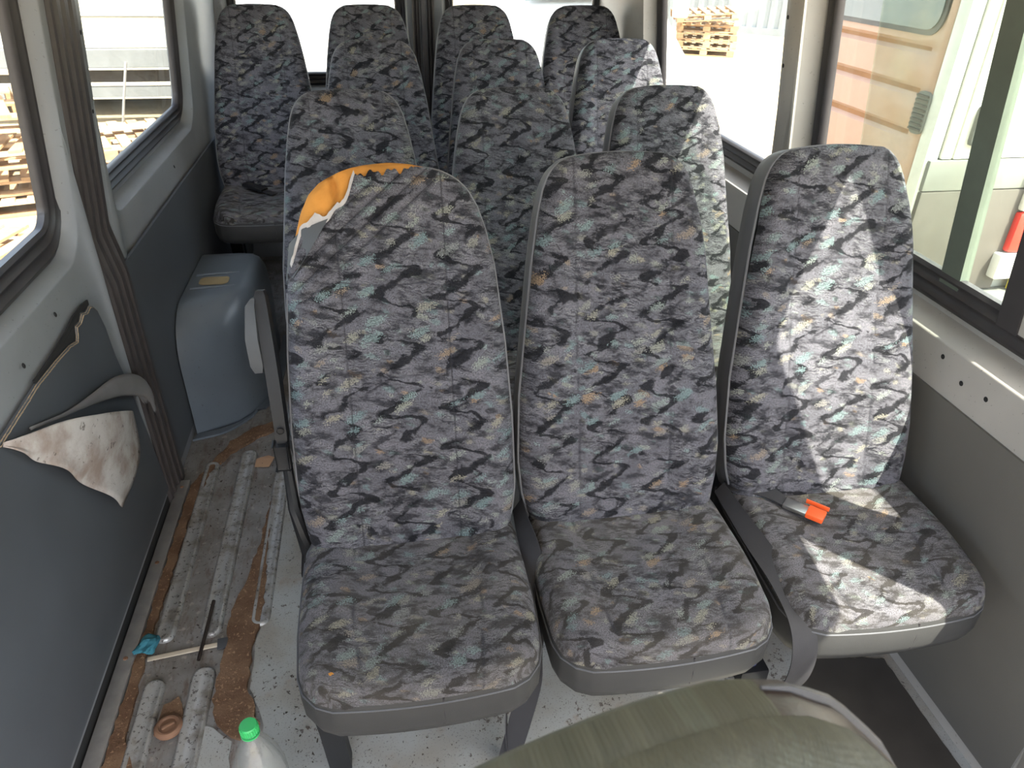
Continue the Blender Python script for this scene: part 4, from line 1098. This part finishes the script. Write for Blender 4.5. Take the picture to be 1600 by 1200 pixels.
# cream box trailer
tr = empty('cream_trailer', (-3.6, 10.3, GZ)); tag(tr, 'cream truck body with grey bumper beams outside the left rear window', 'truck')
T = lambda x, y, z: (x+3.6, y-10.3, z-GZ)
for nm, lo, hi, mt in (('body', (-5.6, 10.3, .262), (-1.8, 15, 2.4), 'cream'), ('upper_swage', (-5.6, 10.285, .60), (-1.8, 10.31, .612), 'clad'), ('bumper', (-5.6, 10.2, .055), (-1.8, 10.4, .258), 'bumper'), ('bumper_edge', (-5.6, 10.19, .030), (-1.8, 10.4, .052), 'cream'),
                       ('chassis', (-5.4, 10.5, -.16), (-2.0, 14.5, .03), 'clad_dark'), ('beam', (-5.6, 9.95, -.235), (-1.8, 10.1, -.11), 'bumper'), ('beam_edge', (-5.6, 9.94, -.255), (-1.8, 10.1, -.236), 'cream'), ('beam_edge', (-5.6, 9.94, -.108), (-1.8, 10.1, -.09), 'cream')):
    B().box(T(*lo), T(*hi), .008).build(nm, mt, tr, smooth=False)
for x in (-5.0, -2.3):
    B().lathe([(.0001, -.02), (.20, -.02), (.36, 0), (.38, .03), (.38, .22), (.0001, .22)], T(x, 12.5, GZ+.38), 24, 'x').build('wheel', 'tyre', tr)
    B().box(T(x-.05, 10.0, -.25), T(x+.05, 10.55, .05)).build('bumper_bracket', 'clad_dark', tr, smooth=False)
po = B().tube([(-2.83, 8.97, GZ), (-2.72, 9.0, -.12), (-2.61, 9.03, .28)], .014, 8).build('metal_pole', 'alu', angle=80); tag(po, 'thin grey pole standing in front of the grey truck bumper', 'pole')
cap_ = B()
# red-white wreck behind the pallet pile
rv = empty('red_cab', (-7.0, 11.0, GZ)); tag(rv, 'faded red vehicle front behind the pallet pile at far left', 'vehicle')
B().box((-1.0, 0, .45), (.9, 2.6, 1.25), .12).build('body', 'redpaint', rv); B().box((-.9, .25, 1.2), (.8, 2.3, 1.9), .18).build('cabin', 'van_white', rv)
B().box((-.75, .22, 1.30), (.65, .30, 1.75), .04).build('windscreen', 'dark_glass', rv); B().box((-1.05, -.08, .35), (.95, .1, .6), .04).build('bumper', 'clad', rv)
for x in (-.75, .5): B().lathe([(.0001, 0), (.12, 0), (.11, -.03), (.0001, -.04)], (x, -.005, .85), 18, 'y').build('headlamp', 'clear_lamp', rv)
for x in (-1.0, .78):
    for y in (.6, 2.1): B().lathe([(.0001, 0), (.3, 0), (.33, .03), (.33, .17), (.0001, .2)], (x, y, .33), 20, 'x').build('wheel', 'tyre', rv)
# scrap heap bits by the pile
for k, (x, y, s_) in enumerate(((-4.3, 5.9, .16), (-4.6, 6.7, .22), (-1.75, 7.2, .10))):
    o = crumple('scrap_lump', (x, y, GZ), (s_, s_*.8, s_*.5), 'rust' if k else 'wood_d', 30+k); tag(o, ['tan scrap lump left of the pallet pile', 'larger rusty scrap lump behind the tan one', 'small rusty scrap lump right of the skewed pallets'][k], 'scrap')

# ------------------------------------------------------------------ outside : white cars behind the rear doors
def make_car():
    r = empty('white_car')
    secs = [(-.0, .10, .62, .78), (.10, .02, .76, .82), (.5, 0, .86, .84), (1.05, 0, .93, .85), (1.25, 0, .95, .86), (3.6, 0, .95, .86), (4.0, .03, .90, .84), (4.15, .15, .75, .78)]
    L = []
    for y, ins, zt, hw in secs:
        L.append([Vector((x, y, z)) for x, z in ((-hw+.08, .22), (-hw, .34), (-hw-.01, .55), (-hw+.02, zt-.14), (-hw+.14, zt-.03), (-hw+.4, zt+.01), (0, zt+.02), (hw-.4, zt+.01), (hw-.14, zt-.03), (hw-.02, zt-.14), (hw+.01, .55), (hw, .34), (hw-.08, .22))])
    B().loops(L, cap0=True, cap1=True).build('body', 'white_car', r, angle=50)
    cab_ = []
    for y, zt, hw in ((1.10, .93, .70), (1.30, 1.04, .68), (1.85, 1.38, .58), (2.4, 1.44, .56), (3.2, 1.40, .57), (3.75, 1.05, .66), (3.9, .94, .70)):
        cab_.append([Vector((x, y, z)) for x, z in ((-hw-.03, .90), (-hw, zt-.05), (-hw+.12, zt), (0, zt+.02), (hw-.12, zt), (hw, zt-.05), (hw+.03, .90))])
    B().loops(cab_, cap0=True, cap1=True).build('cabin', 'white_car', r, angle=50)
    mk('windscreen', [(-.60, 1.21, .985), (.60, 1.21, .985), (.50, 1.74, 1.335), (-.50, 1.74, 1.335), (0, 1.19, 1.0), (0, 1.72, 1.35)], [(0, 4, 5, 3), (4, 1, 2, 5)], 'dark_glass', r).location = (0, -.035, .035)
    for s in (-1, 1):
        mk('side_window', [(s*.70, 1.55, .98), (s*.70, 3.5, .98), (s*.62, 3.2, 1.32), (s*.62, 1.9, 1.32)], [(0, 1, 2, 3)], 'dark_glass', r).location = (s*.03, 0, 0)
        B().lathe([(.0001, -.03), (.085, -.02), (.10, .01), (.09, .05)], (s*.60, .075, .66), 18, 'y').build('headlamp', 'clear_lamp', r)
        for y in (.75, 3.3): B().lathe([(.0001, -.01), (.19, -.01), (.20, -.02), (.29, -.01), (.31, .02), (.31, .15), (.0001, .17)] if s < 0 else [(.0001, .17), (.19, .17), (.20, .18), (.29, .17), (.31, .15), (.31, .0), (.0001, 0)], (s*.80-(.05 if s < 0 else .09), y, .31), 22, 'x').build('wheel', 'tyre', r)
        B().box((s*.86-.06, 1.35, .93), (s*.86+.08, 1.43, 1.05), .02).build('wing_mirror', 'white_car', r)
    B().box((-.32, -.02, .48), (.32, .03, .66), .01).build('grille', 'clad_dark', r); B().box((-.80, -.06, .24), (.80, .08, .46), .04).build('bumper', 'white_car', r)
    return r
c1 = make_car(); c1.location = (1.75, 5.9, GZ); c1.scale = (1.0, 1.15, 1.52); c1.rotation_euler.z = -.16; tag(c1, 'white car with dark windscreen seen through the right rear door window', 'car')
wv = empty('white_van', (-.46, 6.6, GZ)); tag(wv, 'white van front filling the left rear door window', 'van')
B().loops([[Vector((x, y, z)) for x, z in rr(-hw, hw, .25, zt, .12)] for y, zt, hw in ((0, 1.30, .93), (.06, 1.45, .97), (.55, 1.62, .99), (.95, 1.72, .98), (1.55, 2.35, .90), (4.5, 2.40, .92))], cap0=True, cap1=True).build('body', 'white_car', wv, angle=40)
mk('windscreen', [(-.82, .94, 1.76), (.82, .94, 1.76), (.74, 1.50, 2.28), (-.74, 1.50, 2.28)], [(0, 1, 2, 3)], 'dark_glass', wv).location = (0, -.02, .02)
for s_ in (-1, 1):
    B().lathe([(.0001, -.03), (.10, -.02), (.115, .0), (.11, .06)], (s_*.66, .01, 1.02), 20, 'y').build('headlamp', 'clear_lamp', wv)
    for y in (.9, 3.6): B().lathe([(.0001, 0), (.2, 0), (.33, .02), (.35, .05), (.35, .17), (.0001, .2)], (s_*.90-.10, y, .35), 22, 'x').build('wheel', 'tyre', wv)
B().box((-.48, -.02, .80), (.48, .03, 1.10), .02).build('grille', 'clad', wv); B().box((-.92, -.10, .30), (.92, .08, .62), .05).build('bumper', 'white_car', wv)
